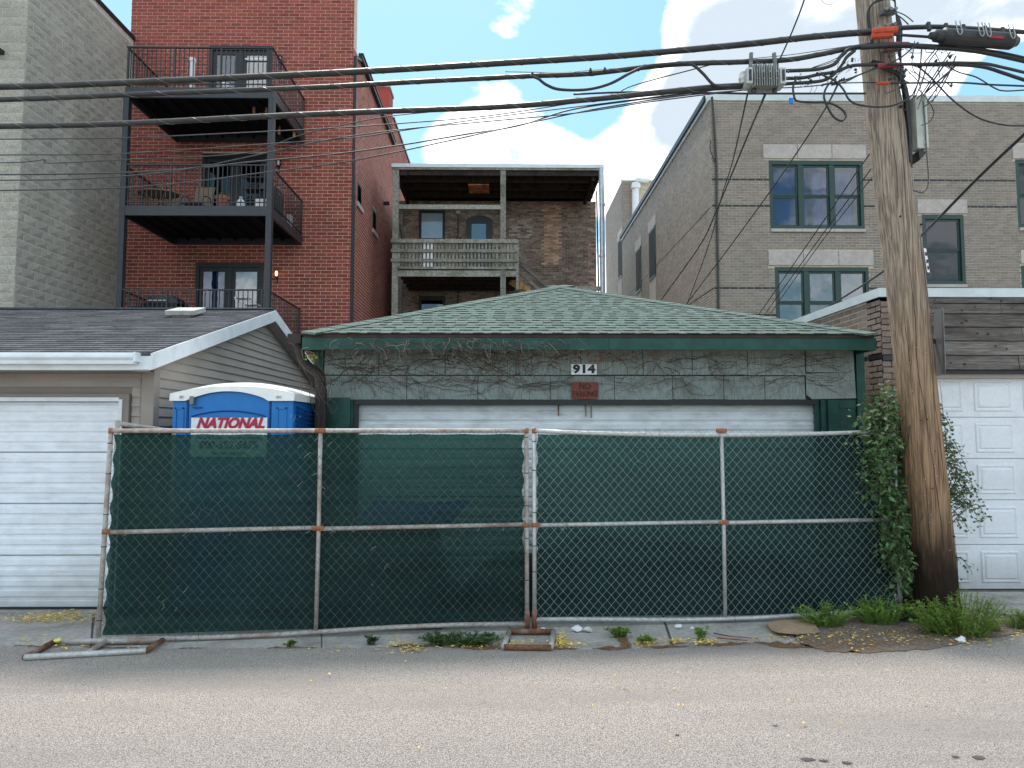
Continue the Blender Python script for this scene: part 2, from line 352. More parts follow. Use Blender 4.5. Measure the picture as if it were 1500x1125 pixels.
# pole wood: weathered grey above, brown lower down, creosote-black at the foot
def pole_mat():
    m = mat('pole_wood', (.33, .27, .215), .9, var=.40, scale=7, stretch=(9, 9, .34), bump=1.5, bscale=16, bstretch=(8, 8, .3), spec=.15, detail=12, ramp=(.40, .60))
    nt = m.node_tree; N = nt.nodes; L = nt.links; b = N['Principled BSDF']; base = b.inputs['Base Color'].links[0].from_socket
    geo = N.new('ShaderNodeNewGeometry'); sp = N.new('ShaderNodeSeparateXYZ'); L.new(geo.outputs['Position'], sp.inputs[0])
    mp = N.new('ShaderNodeMapping'); mp.inputs['Scale'].default_value = (4, 4, 1.1); L.new(geo.outputs['Position'], mp.inputs[0])
    nz = N.new('ShaderNodeTexNoise'); nz.inputs['Scale'].default_value = 1.6; nz.inputs['Detail'].default_value = 7; L.new(mp.outputs[0], nz.inputs['Vector'])
    def zmix(z0, z1, col, amt, a, nzamp, how='MIX'):
        ad = N.new('ShaderNodeMath'); ad.operation = 'MULTIPLY_ADD'; L.new(nz.outputs['Fac'], ad.inputs[0]); ad.inputs[1].default_value = nzamp; L.new(sp.outputs['Z'], ad.inputs[2])
        mr = N.new('ShaderNodeMapRange'); mr.interpolation_type = 'SMOOTHSTEP'; mr.inputs['From Min'].default_value = z0; mr.inputs['From Max'].default_value = z1; mr.inputs['To Min'].default_value = amt; mr.inputs['To Max'].default_value = 0
        L.new(ad.outputs[0], mr.inputs['Value'])
        x = N.new('ShaderNodeMix'); x.data_type = 'RGBA'; x.blend_type = how; L.new(mr.outputs[0], x.inputs[0]); L.new(a, x.inputs[6]); x.inputs[7].default_value = (*col, 1); return x.outputs[2]
    o = zmix(1.8, 5.0, (.88, .68, .50), .95, base, .9, 'MULTIPLY')
    o = zmix(1.05, 1.95, (.018, .013, .010), .97, o, 1.25)
    # long dark checks
    mp2 = N.new('ShaderNodeMapping'); mp2.inputs['Scale'].default_value = (16, 16, .5); L.new(geo.outputs['Position'], mp2.inputs[0])
    v = N.new('ShaderNodeTexNoise'); v.inputs['Scale'].default_value = 1.7; v.inputs['Detail'].default_value = 3; L.new(mp2.outputs[0], v.inputs['Vector'])
    mr = N.new('ShaderNodeMapRange'); mr.inputs['From Min'].default_value = .64; mr.inputs['From Max'].default_value = .70; mr.inputs['To Max'].default_value = .75; L.new(v.outputs['Fac'], mr.inputs['Value'])
    x = N.new('ShaderNodeMix'); x.data_type = 'RGBA'; L.new(mr.outputs[0], x.inputs[0]); L.new(o, x.inputs[6]); x.inputs[7].default_value = (.05, .03, .02, 1)
    L.new(x.outputs[2], b.inputs['Base Color']); return m
MT['pole_wood'] = pole_mat()
def screen_mat():   # woven privacy fabric: dull green threads with small see-through gaps
    m = bpy.data.materials.new('windscreen_fabric'); m.use_nodes = True; nt = m.node_tree; N = nt.nodes; L = nt.links
    b = N['Principled BSDF']; b.inputs['Roughness'].default_value = .8; b.inputs['Specular IOR Level'].default_value = .2
    geo = N.new('ShaderNodeNewGeometry'); mp = N.new('ShaderNodeMapping'); mp.inputs['Scale'].default_value = (.35, .35, 16); L.new(geo.outputs['Position'], mp.inputs[0])
    n = N.new('ShaderNodeTexNoise'); n.inputs['Scale'].default_value = 2; n.inputs['Detail'].default_value = 6; L.new(mp.outputs[0], n.inputs['Vector'])
    n2 = N.new('ShaderNodeTexNoise'); n2.inputs['Scale'].default_value = 1.3; n2.inputs['Detail'].default_value = 4; L.new(geo.outputs['Position'], n2.inputs['Vector'])
    ad = N.new('ShaderNodeMath'); ad.operation = 'ADD'; L.new(n.outputs['Fac'], ad.inputs[0]); L.new(n2.outputs['Fac'], ad.inputs[1])
    mr = N.new('ShaderNodeMapRange'); mr.inputs['From Min'].default_value = .75; mr.inputs['From Max'].default_value = 1.25; L.new(ad.outputs[0], mr.inputs['Value'])
    x = N.new('ShaderNodeMix'); x.data_type = 'RGBA'; L.new(mr.outputs[0], x.inputs[0]); x.inputs[6].default_value = (.010, .031, .033, 1); x.inputs[7].default_value = (.023, .062, .060, 1); L.new(x.outputs[2], b.inputs['Base Color'])
    t = N.new('ShaderNodeBsdfTransparent'); t.inputs[0].default_value = (.20, .43, .36, 1)
    tl = N.new('ShaderNodeBsdfTranslucent'); tl.inputs[0].default_value = (.01, .06, .045, 1)
    m1 = N.new('ShaderNodeMixShader'); m1.inputs[0].default_value = .35; L.new(b.outputs[0], m1.inputs[1]); L.new(tl.outputs[0], m1.inputs[2])
    m2 = N.new('ShaderNodeMixShader'); m2.inputs[0].default_value = .23; L.new(m1.outputs[0], m2.inputs[1]); L.new(t.outputs[0], m2.inputs[2]); L.new(m2.outputs[0], N['Material Output'].inputs[0])
    return m
MT['screen'] = screen_mat()

def text(s, mt, parent, loc, size, rot=(rad(90), 0, 0), depth=.002, offset=0.0, shear=0, sx=1, name='lettering', align='CENTER', spacing=1):
    c = bpy.data.curves.new(name, 'FONT'); c.body = s; c.size = size; c.extrude = depth; c.offset = offset; c.shear = shear; c.align_x = align; c.align_y = 'CENTER'; c.space_character = spacing
    c.resolution_u = 3
    o = bpy.data.objects.new(name, c); COL.objects.link(o)
    dg = bpy.context.evaluated_depsgraph_get(); dg.update(); me = bpy.data.meshes.new_from_object(o.evaluated_get(dg)); bpy.data.objects.remove(o)
    me.materials.clear(); me.materials.append(mt)
    off = Vector((0, 0, 0)); p = parent
    while p is not None: off += LOC.get(p.name, Vector((0, 0, 0))); p = p.parent
    o = link(name, me, parent, Vector(loc) - off); o.rotation_euler = rot; o.scale = (sx, 1, 1)
    return o

# ---------------------------------------------------------------- masonry
def brickwork(root, O, axis, W_, z0, z1, course, pitch, mort, proud, mt, openings=(), dark=None, patch=None, nind=0, name='brick', rough_face=False, seed=1, irregular=.002, vis=None, reverse=False):
    """Lay courses on the wall whose lower-left back corner is O. axis 'x': wall runs along +X and faces -Y; 'y': runs along +Y, facing +X (reverse: -X)."""
    r = random.Random(seed); L_ = pitch - mort; H = course - mort
    rows = int((z1 - z0) / course + .001); full = []; bits = []
    for i in range(rows):
        za = z0 + i * course + mort / 2; zc = za + H / 2
        sh = (i % 2) * pitch / 2; k = -1
        blocks = [(a, b) for a, b, c, d in openings if c - H * .3 < zc < d + H * .3]
        u = -sh
        while u < W_ - .01:
            a, b = u + mort / 2, u + pitch - mort / 2
            segs = [(max(a, 0.0), min(b, W_))]
            for oa, ob in blocks:
                ns = []
                for p, q in segs:
                    if ob <= p or oa >= q: ns.append((p, q)); continue
                    if p < oa: ns.append((p, oa))
                    if ob < q: ns.append((ob, q))
                segs = ns
            for p, q in segs:
                if q - p < .02: continue
                m_ = dark(i, p, za) if dark else 0
                (full if (q - p) > L_ - .002 and m_ == 0 else bits).append((p, q, za, m_))
            u += pitch
    rot = 0 if axis == 'x' else rad(90)
    rm = Matrix.Rotation(rot, 3, 'Z')
    if axis == 'y' and reverse: rm = rm @ Matrix.Scale(-1, 3, (0, 1, 0))
    def wpt(u, n, z): return O + rm @ Vector((u, -n, 0)) + Vector((0, 0, z - O.z))
    def one(mb, u0, u1, za, j=irregular):
        e = lambda: r.uniform(-j, j)
        pr = proud + r.uniform(-.0015, .0015)
        a = [(u0 + e(), 0, za + e()), (u1 + e(), 0, za + e()), (u1 + e(), 0, za + H + e()), (u0 + e(), 0, za + H + e())]
        bk = [wpt(*p) for p in a]; 
        if rough_face:
            um = (u0 + u1) / 2 + r.uniform(-.08, .08); zm = za + H * r.uniform(.35, .65)
            fr = [wpt(p[0], pr, p[2]) for p in a]; c = wpt(um, pr + r.uniform(.008, .028), zm)
            mb.add(bk + fr + [c], [(0, 1, 5, 4), (1, 2, 6, 5), (2, 3, 7, 6), (3, 0, 4, 7), (4, 5, 8), (5, 6, 8), (6, 7, 8), (7, 4, 8)])
        else:
            fr = [wpt(p[0], pr + e() * .5, p[2]) for p in a]
            mb.add(bk + fr, [(0, 1, 5, 4), (1, 2, 6, 5), (2, 3, 7, 6), (3, 0, 4, 7), (4, 5, 6, 7)])
    mats = mt if isinstance(mt, list) else [mt]
    if nind:
        key = (lambda t: (0 if vis is None or vis(t[0], t[2]) else 1, (wpt(t[0], 0, t[2]) - Vector((0, 0, CAMZ))).length))
        full.sort(key=key); ind, rest = full[:nind], full[nind:]
        protos = []
        for k in range(5):
            mb = MB(); O0, O1 = O.copy(), O
            # proto built round the origin
            e = lambda: r.uniform(-irregular, irregular)
            a = [(e(), 0, e()), (L_ + e(), 0, e()), (L_ + e(), 0, H + e()), (e(), 0, H + e())]
            bk = [(p[0], 0, p[2]) for p in a]; fr = [(p[0], -proud, p[2]) for p in a]
            if rough_face:
                c = (L_ * r.uniform(.3, .7), -proud - r.uniform(.01, .028), H * r.uniform(.35, .65))
                mb.add(bk + fr + [c], [(0, 1, 5, 4), (1, 2, 6, 5), (2, 3, 7, 6), (3, 0, 4, 7), (4, 5, 8), (5, 6, 8), (6, 7, 8), (7, 4, 8)])
            else: mb.add(bk + fr, [(0, 1, 5, 4), (1, 2, 6, 5), (2, 3, 7, 6), (3, 0, 4, 7), (4, 5, 6, 7)])
            protos.append(mb.mesh(name, mats[0]))
        rl = LOC.get(root.name, Vector((0, 0, 0))) if root else Vector((0, 0, 0))
        for (p, q, za, m_) in ind:
            o = link(name, r.choice(protos), root, wpt(p, r.uniform(-.001, .001), za) - rl)
            o.rotation_euler = (0, 0, rot)
            if axis == 'y' and reverse: o.scale = (1, -1, 1)
    else: rest = full
    mb = MB()
    for (p, q, za, m_) in rest + bits:
        mb.cr = r.random() + .001; mb.cm = m_
        one(mb, p, q, za)
    return mb.build(name + 'work', mats, root, kind='stuff', fixn=False)

def wall_holes(name, x0, x1, y0, y1, z0, z1, holes, m, parent):
    """front wall slab with real openings (x0, x1, z0, z1)"""
    xs = sorted({x0, x1, *[v for h in holes for v in h[:2] if x0 < v < x1]}); mb = MB()
    for a, b in zip(xs[:-1], xs[1:]):
        mid = (a + b) / 2; hz_ = sorted((max(z0, h[2]), min(z1, h[3])) for h in holes if h[0] < mid < h[1]); z = z0
        for c, d in hz_:
            if c > z + .001: mb.box(a, b, y0, y1, z, c)
            z = max(z, d)
        if z < z1: mb.box(a, b, y0, y1, z, z1)
    return mb.build(name, m, parent)
def pix(p):
    q = CR.transposed() @ (Vector(p) - Vector((0, 0, CAMZ))); return 750 + 1000 * q.x / -q.z, 562.5 - 1000 * q.y / -q.z
# ================================================================ THE SETTING
def sheet(name, pts, z, m, th=0.0):
    mb = MB(); poly = [Vector((p[0], p[1], z)) for p in pts]
    if th: mb.prism([p - Vector((0, 0, th)) for p in poly], (0, 0, th))
    else: mb.add(poly, [tuple(range(len(poly)))])
    return mb
g = sheet('ground', [(-400, -100), (400, -100), (400, 600), (-400, 600)], -.012, None).build('ground', MT['soil_ground']); g['kind'] = 'structure'
edge_px = [(-700, 950), (-300, 948), (0, 947), (80, 950), (250, 952), (480, 951), (610, 948), (740, 952), (860, 953), (1000, 949), (1110, 944), (1180, 950), (1250, 958), (1330, 950), (1420, 938), (1500, 925), (1700, 915), (2100, 912)]
ed = []
for i in range(len(edge_px) - 1):
    a, b = edge_px[i], edge_px[i + 1]
    for k in range(14):
        t = k / 14; q = G(a[0] + (b[0] - a[0]) * t, a[1] + (b[1] - a[1]) * t + R.uniform(-.9, .9)); ed.append((q.x, q.y))
ed = [(-60, ed[0][1])] + ed + [(60, ed[-1][1])]
rd = sheet('alley', [(-60, -14), (60, -14)] + ed[::-1], .010, None, .02).build('asphalt_alley', MT['asphalt']); rd['kind'] = 'structure'
mk('silt', (.17, .10, .06), .95, var=.5, scale=50, spec=.1)
# concrete aprons in slabs
ap = thing('concrete_apron', None, None); ap['kind'] = 'structure'
def slab(pts, z=.0, m='concrete'):
    mb = MB(); v = [Vector((p.x, p.y, z - .1)) for p in pts]; mb.prism(v, (0, 0, .1)); o = mb.build('slab', MT[m], ap, fixn=True); return o
slab([G(-700, 949), G(131.5, 951), G(135.5, 899), G(-700, 899)], .0)
slab([G(-700, 898), G(172, 898), G(172, 884), G(-700, 884)], .006)
slab([G(134, 952), G(470, 953), G(470, 905), G(140, 900)], -.002)
slab([G(472, 953), G(745, 954), G(745, 905), G(472, 905)], -.006)
slab([G(747, 954), G(985, 952), G(968, 900), G(747, 905)], .002)
slab([G(989, 951), G(1180, 951), G(1160, 890), G(972, 899)], -.001)
slab([G(1400, 885), G(2100, 885), G(2100, 868), G(1400, 868)], .008)
slab([G(1400, 915), G(2100, 915), G(2100, 886), G(1400, 886)], .0)
def ragged(name, px, z, m, j=.03, step=.05):
    r_ = random.Random(len(px)); pts = [G(*p) for p in px]; out = []
    for a, b in zip(pts, pts[1:] + pts[:1]):
        n = max(1, int((b - a).length / step))
        for k in range(n): q = a.lerp(b, k / n); out.append((q.x + r_.uniform(-j, j), q.y + r_.uniform(-j, j)))
    o = sheet(name, out, z, None).build(name, MT[m]); o['kind'] = 'structure'; return o
ragged('dirt_patch', [(1172, 945), (1215, 957), (1300, 958), (1360, 953), (1425, 942), (1500, 930), (1500, 905), (1400, 890), (1320, 885), (1180, 898), (1150, 915)], .016, 'dirt')
r2 = random.Random(12)
def edge_y(x):
    for (xa, ya), (xb, yb) in zip(edge_px[:-1], edge_px[1:]):
        if xa <= x <= xb: return ya + (yb - ya) * (x - xa) / (xb - xa)
for xa, xb, hw in ((-120, -40, 1.5), (20, 70, 1.5), (115, 205, 2.2), (262, 300, 1.2), (372, 470, 1.3), (565, 640, 2.4), (655, 742, 3.2), (748, 852, 2.2), (866, 925, 3.5), (935, 1010, 3.0), (1018, 1100, 3.2), (1098, 1190, 5.0)):
    n = 9; top = [(xa + (xb - xa) * k / n, edge_y(xa + (xb - xa) * k / n) - hw * r2.uniform(.3, 1.3) * math.sin(math.pi * (k + .3) / (n + .6))) for k in range(n + 1)]; bot = [(x, edge_y(x) + hw * .8 * r2.uniform(.2, 1.3) * math.sin(math.pi * (k + .3) / (n + .6))) for k, (x, y) in enumerate(top)]
    ragged('silt_patch', bot + top[::-1], .0145, 'silt', .012, .03)
ragged('silt_crack', [(900, 925), (918, 935), (925, 950), (912, 950), (905, 938), (893, 925)], .0135, 'silt', .01, .04)


# oil stains / repairs on the alley are flat marks
def blotch(px, py, w, h, m, z, seed):
    r = random.Random(seed); c = G(px, py); n = 22; mb = MB()
    v = [(c.x + math.cos(2 * math.pi * k / n) * w * r.uniform(.55, 1.1), c.y + math.sin(2 * math.pi * k / n) * h * r.uniform(.55, 1.1), z) for k in range(n)]
    mb.add(v, [tuple(range(n))]); o = mb.build('oil_stain', m); o['kind'] = 'structure'; return o
mk('oil', (.085, .075, .072), .8, var=.35, scale=90, spec=.3)
for i, (x, y, w, h) in enumerate(((1184, 1116, .045, .022), (1207, 1118, .035, .018), (1240, 1121, .03, .02), (1434, 1113, .04, .025), (1400, 1112, .022, .018), (1135, 1066, .02, .008), (992, 1080, .014, .012), (1356, 1038, .012, .008))):
    blotch(x, y, w, h, MT['oil'], .0145, i)

# ================================================================ GREY BLOCK BUILDING (far left)
CX = P(27, 300, 15.0).x; CTOP = PX(139, 0, CX).z
bb = thing('block_building', 'windowless grey split-face concrete block building at the left edge, beside the red brick building', 'building', (CX - 4, 18, 0))
MB().box(CX - 9, CX, 15.0, 22.6, 0, CTOP).build('wall', MT['cmu_mortar'], bb)
brickwork(bb, Vector((CX, 15.0, 2.6)), 'y', 7.5, 2.6, CTOP - .02, .2032, .4064, .016, .004, MT['cmu'], nind=200, name='block', rough_face=True, seed=3, irregular=.003)
brickwork(bb, Vector((CX - 3.0, 15.0, 2.6)), 'x', 3.0, 2.6, CTOP - .02, .2032, .4064, .014, .006, [MT['cmu']], nind=100, name='block', rough_face=True, seed=4, irregular=.003)
MB().box(CX - 9.1, CX + .06, 14.95, 22.7, CTOP, CTOP + .1).build('coping', MT['black_frame'], bb)
XPY[0] = 83
MB().box(X_(-8, 14.9), X_(2, 14.9), 14.84, 14.99, Z_(86, 15), Z_(80, 15)).build('bracket_light', MT['black_frame'], bb)

# ================================================================ RED BRICK BUILDING
RY = 19.3; RXL, RXR = P(192, 40, RY).x, P(515.5, 240, RY).x
XPY[0] = 200
rb = thing('red_building', 'four storey red brick apartment building behind the grey-roofed garage', 'building', ((RXL + RXR) / 2, 23, 0))
doors = []
for (a, b, t_, deck) in ((303, 397, 70, 10.34), (298, 393, 227, 7.33), (293, 391, 386, 4.2)):
    doors.append((X_(a, RY), X_(b, RY), deck, Z_(t_, RY)))
MB().box(RXL, RXR, RY + .45, 26.4, 0, 13.05).build('wall', MT['red_mortar'], rb)
wall_holes('front_wall', RXL, RXR, RY, RY + .449, 0, 13.05, [(a, b, c, d) for a, b, c, d in doors], MT['red_mortar'], rb)
MB().box(RXL, RXR, RY + .001, RY + .4, 13.05, 15.6).build('parapet', MT['red_mortar'], rb)
MB().box(RXL, RXR, 26.4, 31.2, 0, 14.1).build('rear_wall', MT['red_mortar'], rb)
op = [(a - RXL, b - RXL, c, d) for a, b, c, d in doors]
def vis_red(u, z): return 6.8 < z < 13.9 and (u > 1.0)
brickwork(rb, Vector((RXL, RY, 2.5)), 'x', RXR - RXL, 2.5, 15.6, .1016, .305, .015, .006, MT['red_brick'], openings=op, nind=300, seed=5, vis=vis_red, irregular=.0015)
# side wall facing right, with two small windows
sw = []
for (pa, pb, pt, pbm) in ((523, 529.5, 262, 296), (546, 551.5, 303, 336)):
    ya, yb = PX(pa, 300, RXR).y, PX(pb, 300, RXR).y; sw.append((ya - RY, yb - RY, PX(pa, pbm, RXR).z, PX(pa, pt, RXR).z))
brickwork(rb, Vector((RXR, RY, 2.5)), 'y', 7.1, 2.5, 13.0, .1016, .305, .020, .002, MT['red_brick'], openings=sw, seed=6, irregular=.001)
brickwork(rb, Vector((RXR, 26.41, 2.5)), 'y', 4.6, 2.5, 14.1, .1016, .305, .020, .002, MT['red_brick'], seed=7, irregular=.001)
for (ya, yb, za, zb) in sw:
    f = MB().box(RXR - .02, RXR + .004, RY + ya, RY + yb, za, zb).build('window', MT['black_frame'], rb)
    MB().box(RXR + .004, RXR + .008, RY + ya + .1, RY + yb - .1, za + .1, zb - .1).build('pane', MT['glass_dark'], f)
    MB().box(RXR, RXR + .06, RY + ya - .1, RY + yb + .1, za - .14, za).build('sill', MT['limestone'], rb)
# side gutter, downspout, coping, chimney
mb = MB(); mb.box(RXR + .01, RXR + .13, RY + .6, 26.3, 12.98, 13.12); mb.box(RXR + .01, RXR + .16, RY + .6, 26.3, 13.1, 13.13)
mb.build('gutter', MT['black_frame'], rb)
xc = X_(517, RY)
mb = MB(); mb.box(RXR + .01, RXR + .09, RY + .02, RY + .10, 2.5, 12.7); mb.bar((RXR + .05, RY + .06, 12.7), (RXR + .07, RY + .8, 13.0), .07)
for z in (3.5, 6, 8.5, 11): mb.box(RXR + .005, RXR + .1, RY + .01, RY + .11, z, z + .05)
mb.build('downspout', MT['black_frame'], rb)
MB().box(RXR - .3, RXR + .05, 26.4, 31.3, 14.1, 14.19).build('coping', MT['black_frame'], rb)
MB().box(RXR - .5, RXR - .01, 25.4, 26.3, 13.05, 14.9).build('chimney', MT['red_brick'], rb)
MB().box(RXR - .55, RXR + .03, 25.35, 26.35, 14.9, 15.0).build('chimney_cap', MT['limestone'], rb)
q = PX(562, 298, RXR); MB().box(RXR, RXR + .22, q.y - .06, q.y + .06, q.z - .05, q.z + .05).build('wall_vent', MT['black_frame'], rb)
# sliding doors
for i, (a, b, c, d) in enumerate(doors):
    mb = MB(); w = .10
    mb.box(a, a + w, RY - .02, RY + .1, c, d); mb.box(b - w, b, RY - .02, RY + .1, c, d); mb.box(a + w, b - w, RY - .02, RY + .1, d - w * 1.3, d)
    m_ = (a + b) / 2; mb.box(m_ - .06, m_ + .06, RY + .0, RY + .09, c, d - w * 1.3)
    for (p, q_) in ((a + w, m_ - .06), (m_ + .06, b - w)):
        mb.box(p, p + .09, RY + .02, RY + .08, c, d - .13); mb.box(q_ - .09, q_, RY + .02, RY + .08, c, d - .13); mb.box(p + .09, q_ - .09, RY + .02, RY + .08, d - .25, d - .13); mb.box(p + .09, q_ - .09, RY + .02, RY + .08, c, c + .15)
    dr = mb.build('sliding_door', MT['black_frame'], rb)
    for k, (p, q_) in enumerate(((a + w + .09, m_ - .15), (m_ + .15, b - w - .09))):
        MB().box(p, q_, RY + .045, RY + .05, c + .15, d - .25).build('pane', MT['glass_sky' if (i == 0 and k == 1) or (i == 2 and k == 1) else ('glass_dark' if i == 1 else 'glass')], dr)
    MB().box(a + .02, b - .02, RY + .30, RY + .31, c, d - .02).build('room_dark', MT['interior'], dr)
    if i == 2:
        mb = MB(); x0 = a + w + .1; n = 26; w2 = .55
        for k in range(n): 
            x = x0 + w2 * k / n; y = RY + .16 + .025 * math.sin(k * 1.5); x2 = x0 + w2 * (k + 1) / n; y2 = RY + .16 + .025 * math.sin((k + 1) * 1.5)
            mb.add([(x, y, c), (x2, y2, c), (x2, y2, d - .2), (x, y, d - .2)], [(0, 1, 2, 3)])
        mb.build('curtain', MT['curtain'], dr)
    if i == 0:
        MB().box(m_ + .13, b - w - .05, RY - .03, RY - .022, d - .42, d - .38).build('door_bar', MT['white_plain'], dr)
# wall lamps beside doors
for (px, py, lit) in ((410, 86, 0), (408, 238, 0), (405, 400, 1)):
    c = P(px, py, RY - .1); mb = MB(); mb.lathe([(.03, .10), (.07, .07), (.075, .06)], c, 8); mb.lathe([(.05, -.12), (.06, -.10), (.03, -.09)], c, 8); mb.bar(c + Vector((0, 0, -.1)), c + Vector((0, .1, -.2)), .025); mb.bar(c + Vector((0, .09, -.28)), c + Vector((0, .09, -.06)), .06, .02)
    for s_ in (-1, 1):
        for t_ in (-1, 1): mb.bar(c + Vector((.045 * s_, .045 * t_, -.1)), c + Vector((.055 * s_, .055 * t_, .07)), .01)
    l = mb.build('wall_lamp', MT['black_frame'], rb)
    MB().lathe([(.03, -.08), (.042, -.03), (.04, .04), (.02, .06)], c, 8).build('lamp_glass', MT['lamp_glow'] if lit else MT['jug'], l)

# ---- steel balconies in front of it
XPY[0] = 300
BY = 16.6; BXL, BXR = X_(177, BY), X_(390, BY)
bs = thing('steel_balcony', 'three tier charcoal steel balcony stack with black railings on the red brick building', 'balcony', ((BXL + BXR) / 2, BY + 1.3, 0))
for x in (BXL - .03, BXR):
    MB().box(x, x + .14, BY - .02, BY + .12, 0, 10.10 if x > -8 else 10.2).build('post', MT['black_steel'], bs)
for (zb, zt) in ((10.08, 10.34), (7.09, 7.33), (3.95, 4.2)):
    MB().box(BXL, BXR + .11, BY - .012, BY + .06, zb, zt).build('front_beam', MT['black_steel'], bs)
    for x in (BXL, BXR + .05):
        MB().box(x, x + .062, BY + .06, RY - .03, zb, zt).build('side_beam', MT['black_steel'], bs)
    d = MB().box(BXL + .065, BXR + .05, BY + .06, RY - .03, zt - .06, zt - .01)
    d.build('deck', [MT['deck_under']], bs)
    nb = 20
    dk = MB()
    for k in range(19):
        y = BY + .07 + k * (RY - .1 - BY - .07) / 19; dk.box(BXL + .065, BXR + .05, y, y + .13, zt - .009, zt + .015)
    dk.build('deck_boards', MT['deck_wood'], bs)
    MB().box(BXL + .065, BXR + .05, RY - .09, RY - .03, zb, zt - .061).build('rear_beam', MT['black_steel'], bs)
    for k in range(1, 8):
        x = BXL + (BXR - BXL) * k / 8
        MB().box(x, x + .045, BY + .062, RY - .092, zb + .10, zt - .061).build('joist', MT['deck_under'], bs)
    rt = zt + 1.06
    rl = MB().box(BXL, BXR + .1, BY - .005, BY + .045, rt - .035, rt).build('front_railing', MT['rail_black'], bs)
    MB().box(BXL + .03, BXR + .07, BY + .005, BY + .035, zt + .09, zt + .115).build('bottom_rail', MT['rail_black'], rl)
    n = 31; bmz = {}
    me = MB().box(-.009, .009, -.009, .009, 0, rt - zt - .045).mesh('baluster', MT['rail_black'])
    mp_ = MB().box(-.02, .02, -.02, .02, 0, rt - zt - .04).mesh('baluster_post', MT['rail_black'])
    for k in range(n + 1):
        x = BXL + .04 + (BXR + .02 - BXL) * k / n
        link('baluster', mp_ if k % 10 == 0 else me, rl, Vector((x, BY + .02, zt + .005)) - LOC[bs.name])
    for x in (BXL + .02, BXR + .07):
        sr = MB().box(x - .02, x + .02, BY + .045, RY - .01, rt - .04, rt - .002).build('side_railing', MT['rail_black'], bs)
        MB().box(x - .015, x + .015, BY + .045, RY - .01, zt + .09, zt + .115).build('bottom_rail', MT['rail_black'], sr)
        for k in range(1, 20):
            link('baluster', me, sr, Vector((x, BY + .045 + (RY - BY - .08) * k / 20, zt + .005)) - LOC[bs.name])
        if x > -7: link('baluster_post', mp_, sr, Vector((x, RY - .05, zt + .005)) - LOC[bs.name])
for k, (px, py) in enumerate(((372, 158), (390, 162), (412, 160), (409, 190), (431, 193))):
    c = P(px, py, BY + (.9 if k < 3 else 2.0)); MB().box(c.x - .03, c.x + .03, c.y - .02, c.y + .02, c.z - .14, c.z + .1).build('joist_block', MT['new_wood'], bs)

# things standing on the balconies
def on(x, y, z): return Vector((x, y, z))
D1, D2, D3 = 10.355, 7.345, 4.215
c = P(282, 100, BY + .5); t = thing('white_column', 'tall white plastic column standing behind the top balcony railing', 'column', (c.x, c.y, D1))
MB().box(c.x - .045, c.x + .045, c.y - .045, c.y + .045, D1, D1 + .93).build('shaft', MT['white_plain'], t); MB().box(c.x - .06, c.x + .06, c.y - .06, c.y + .06, D1 + .93, D1 + 1.02).build('cap', MT['white_plain'], t)
c = P(325, 105, BY + 1.5); z = D1; t = thing('lawn_chair', 'small purple chair on the top balcony by the door', 'chair', (c.x, c.y, z))
MB().box(c.x - .26, c.x + .26, c.y - .22, c.y + .22, z + .36, z + .41).build('seat', MT['purple'], t)
mb = MB()
for k in range(5): mb.box(c.x - .25 + k * .105, c.x - .17 + k * .105, c.y + .2, c.y + .23, z + .41, z + .8 - abs(k - 2) * .03)
mb.build('backrest', MT['purple'], t)
for sx in (-1, 1):
    mb = MB(); mb.box(c.x + sx * .29 - .05, c.x + sx * .29 + .05, c.y - .25, c.y + .22, z + .62, z + .65); mb.build('armrest', MT['purple'], t)
    for sy in (-1, 1): MB().box(c.x + sx * .28 - .025, c.x + sx * .28 + .025, c.y + sy * .2 - .025, c.y + sy * .2 + .025, z, z + .62).build('leg', MT['purple'], t)
# white slippers / cloth on the chair
mb = MB(); 
for k in range(10):
    p = c + Vector((R.uniform(.0, .3), R.uniform(-.3, .0), 0)); s_ = R.uniform(.04, .07); mb.lathe([(s_ * .6, -s_), (s_, 0), (s_ * .6, s_)], (p.x, p.y, z + .66 + R.uniform(0, .14)), 7)
tag(mb.build('crumpled_cloth', MT['white_plain']), 'crumpled white cloth lying on the purple balcony chair', 'cloth')
# mid balcony: patio chair + glass table + pot + jug + grill
c = P(268, 270, BY + 1.0); z = D2; t = thing('patio_table', 'oval grey patio table with curved metal legs on the middle balcony', 'table', (X_(240, c.y), c.y, z))
cx = X_(232, c.y)
mb = MB(); n = 20; v = [(cx + .55 * math.cos(2 * math.pi * k / n), c.y + .38 * math.sin(2 * math.pi * k / n), z + .62) for k in range(n)]; mb.prism(v, (0, 0, .03)); mb.build('tabletop', MT['khaki'], t)
for k in range(4):
    a = math.pi / 4 + k * math.pi / 2; MB().tube(curve([(cx + .4 * math.cos(a), c.y + .3 * math.sin(a), z + .61), (cx + .15 * math.cos(a), c.y + .1 * math.sin(a), z + .35), (cx + .35 * math.cos(a), c.y + .3 * math.sin(a), z + .01)], 5), .014, 6).build('leg', MT['khaki'], t)
def sling(cx, cy, z, s, label):
    t = thing('patio_chair', label, 'chair', (cx, cy, z))
    sd_ = MB(); sd_.obox((cx, cy, z + .42), (.25, 0, 0), (0, .22, -.02), (0, 0, .012)); sd_.build('seat', MT['khaki'], t)
    sd_ = MB(); sd_.obox((cx + .05 * s, cy + .32, z + .74), (.25, 0, 0), (.0, .010, 0), (.03, .08, .32)); sd_.build('backrest', MT['khaki'], t)
    for sx in (-1, 1):
        MB().tube(curve([(cx + sx * .27, cy - .25, z), (cx + sx * .28, cy - .24, z + .45), (cx + sx * .28, cy - .1, z + .64), (cx + sx * .28, cy + .25, z + .64), (cx + sx * .27, cy + .3, z)], 5), .014, 6).build('frame', MT['black_steel'], t)
    return t
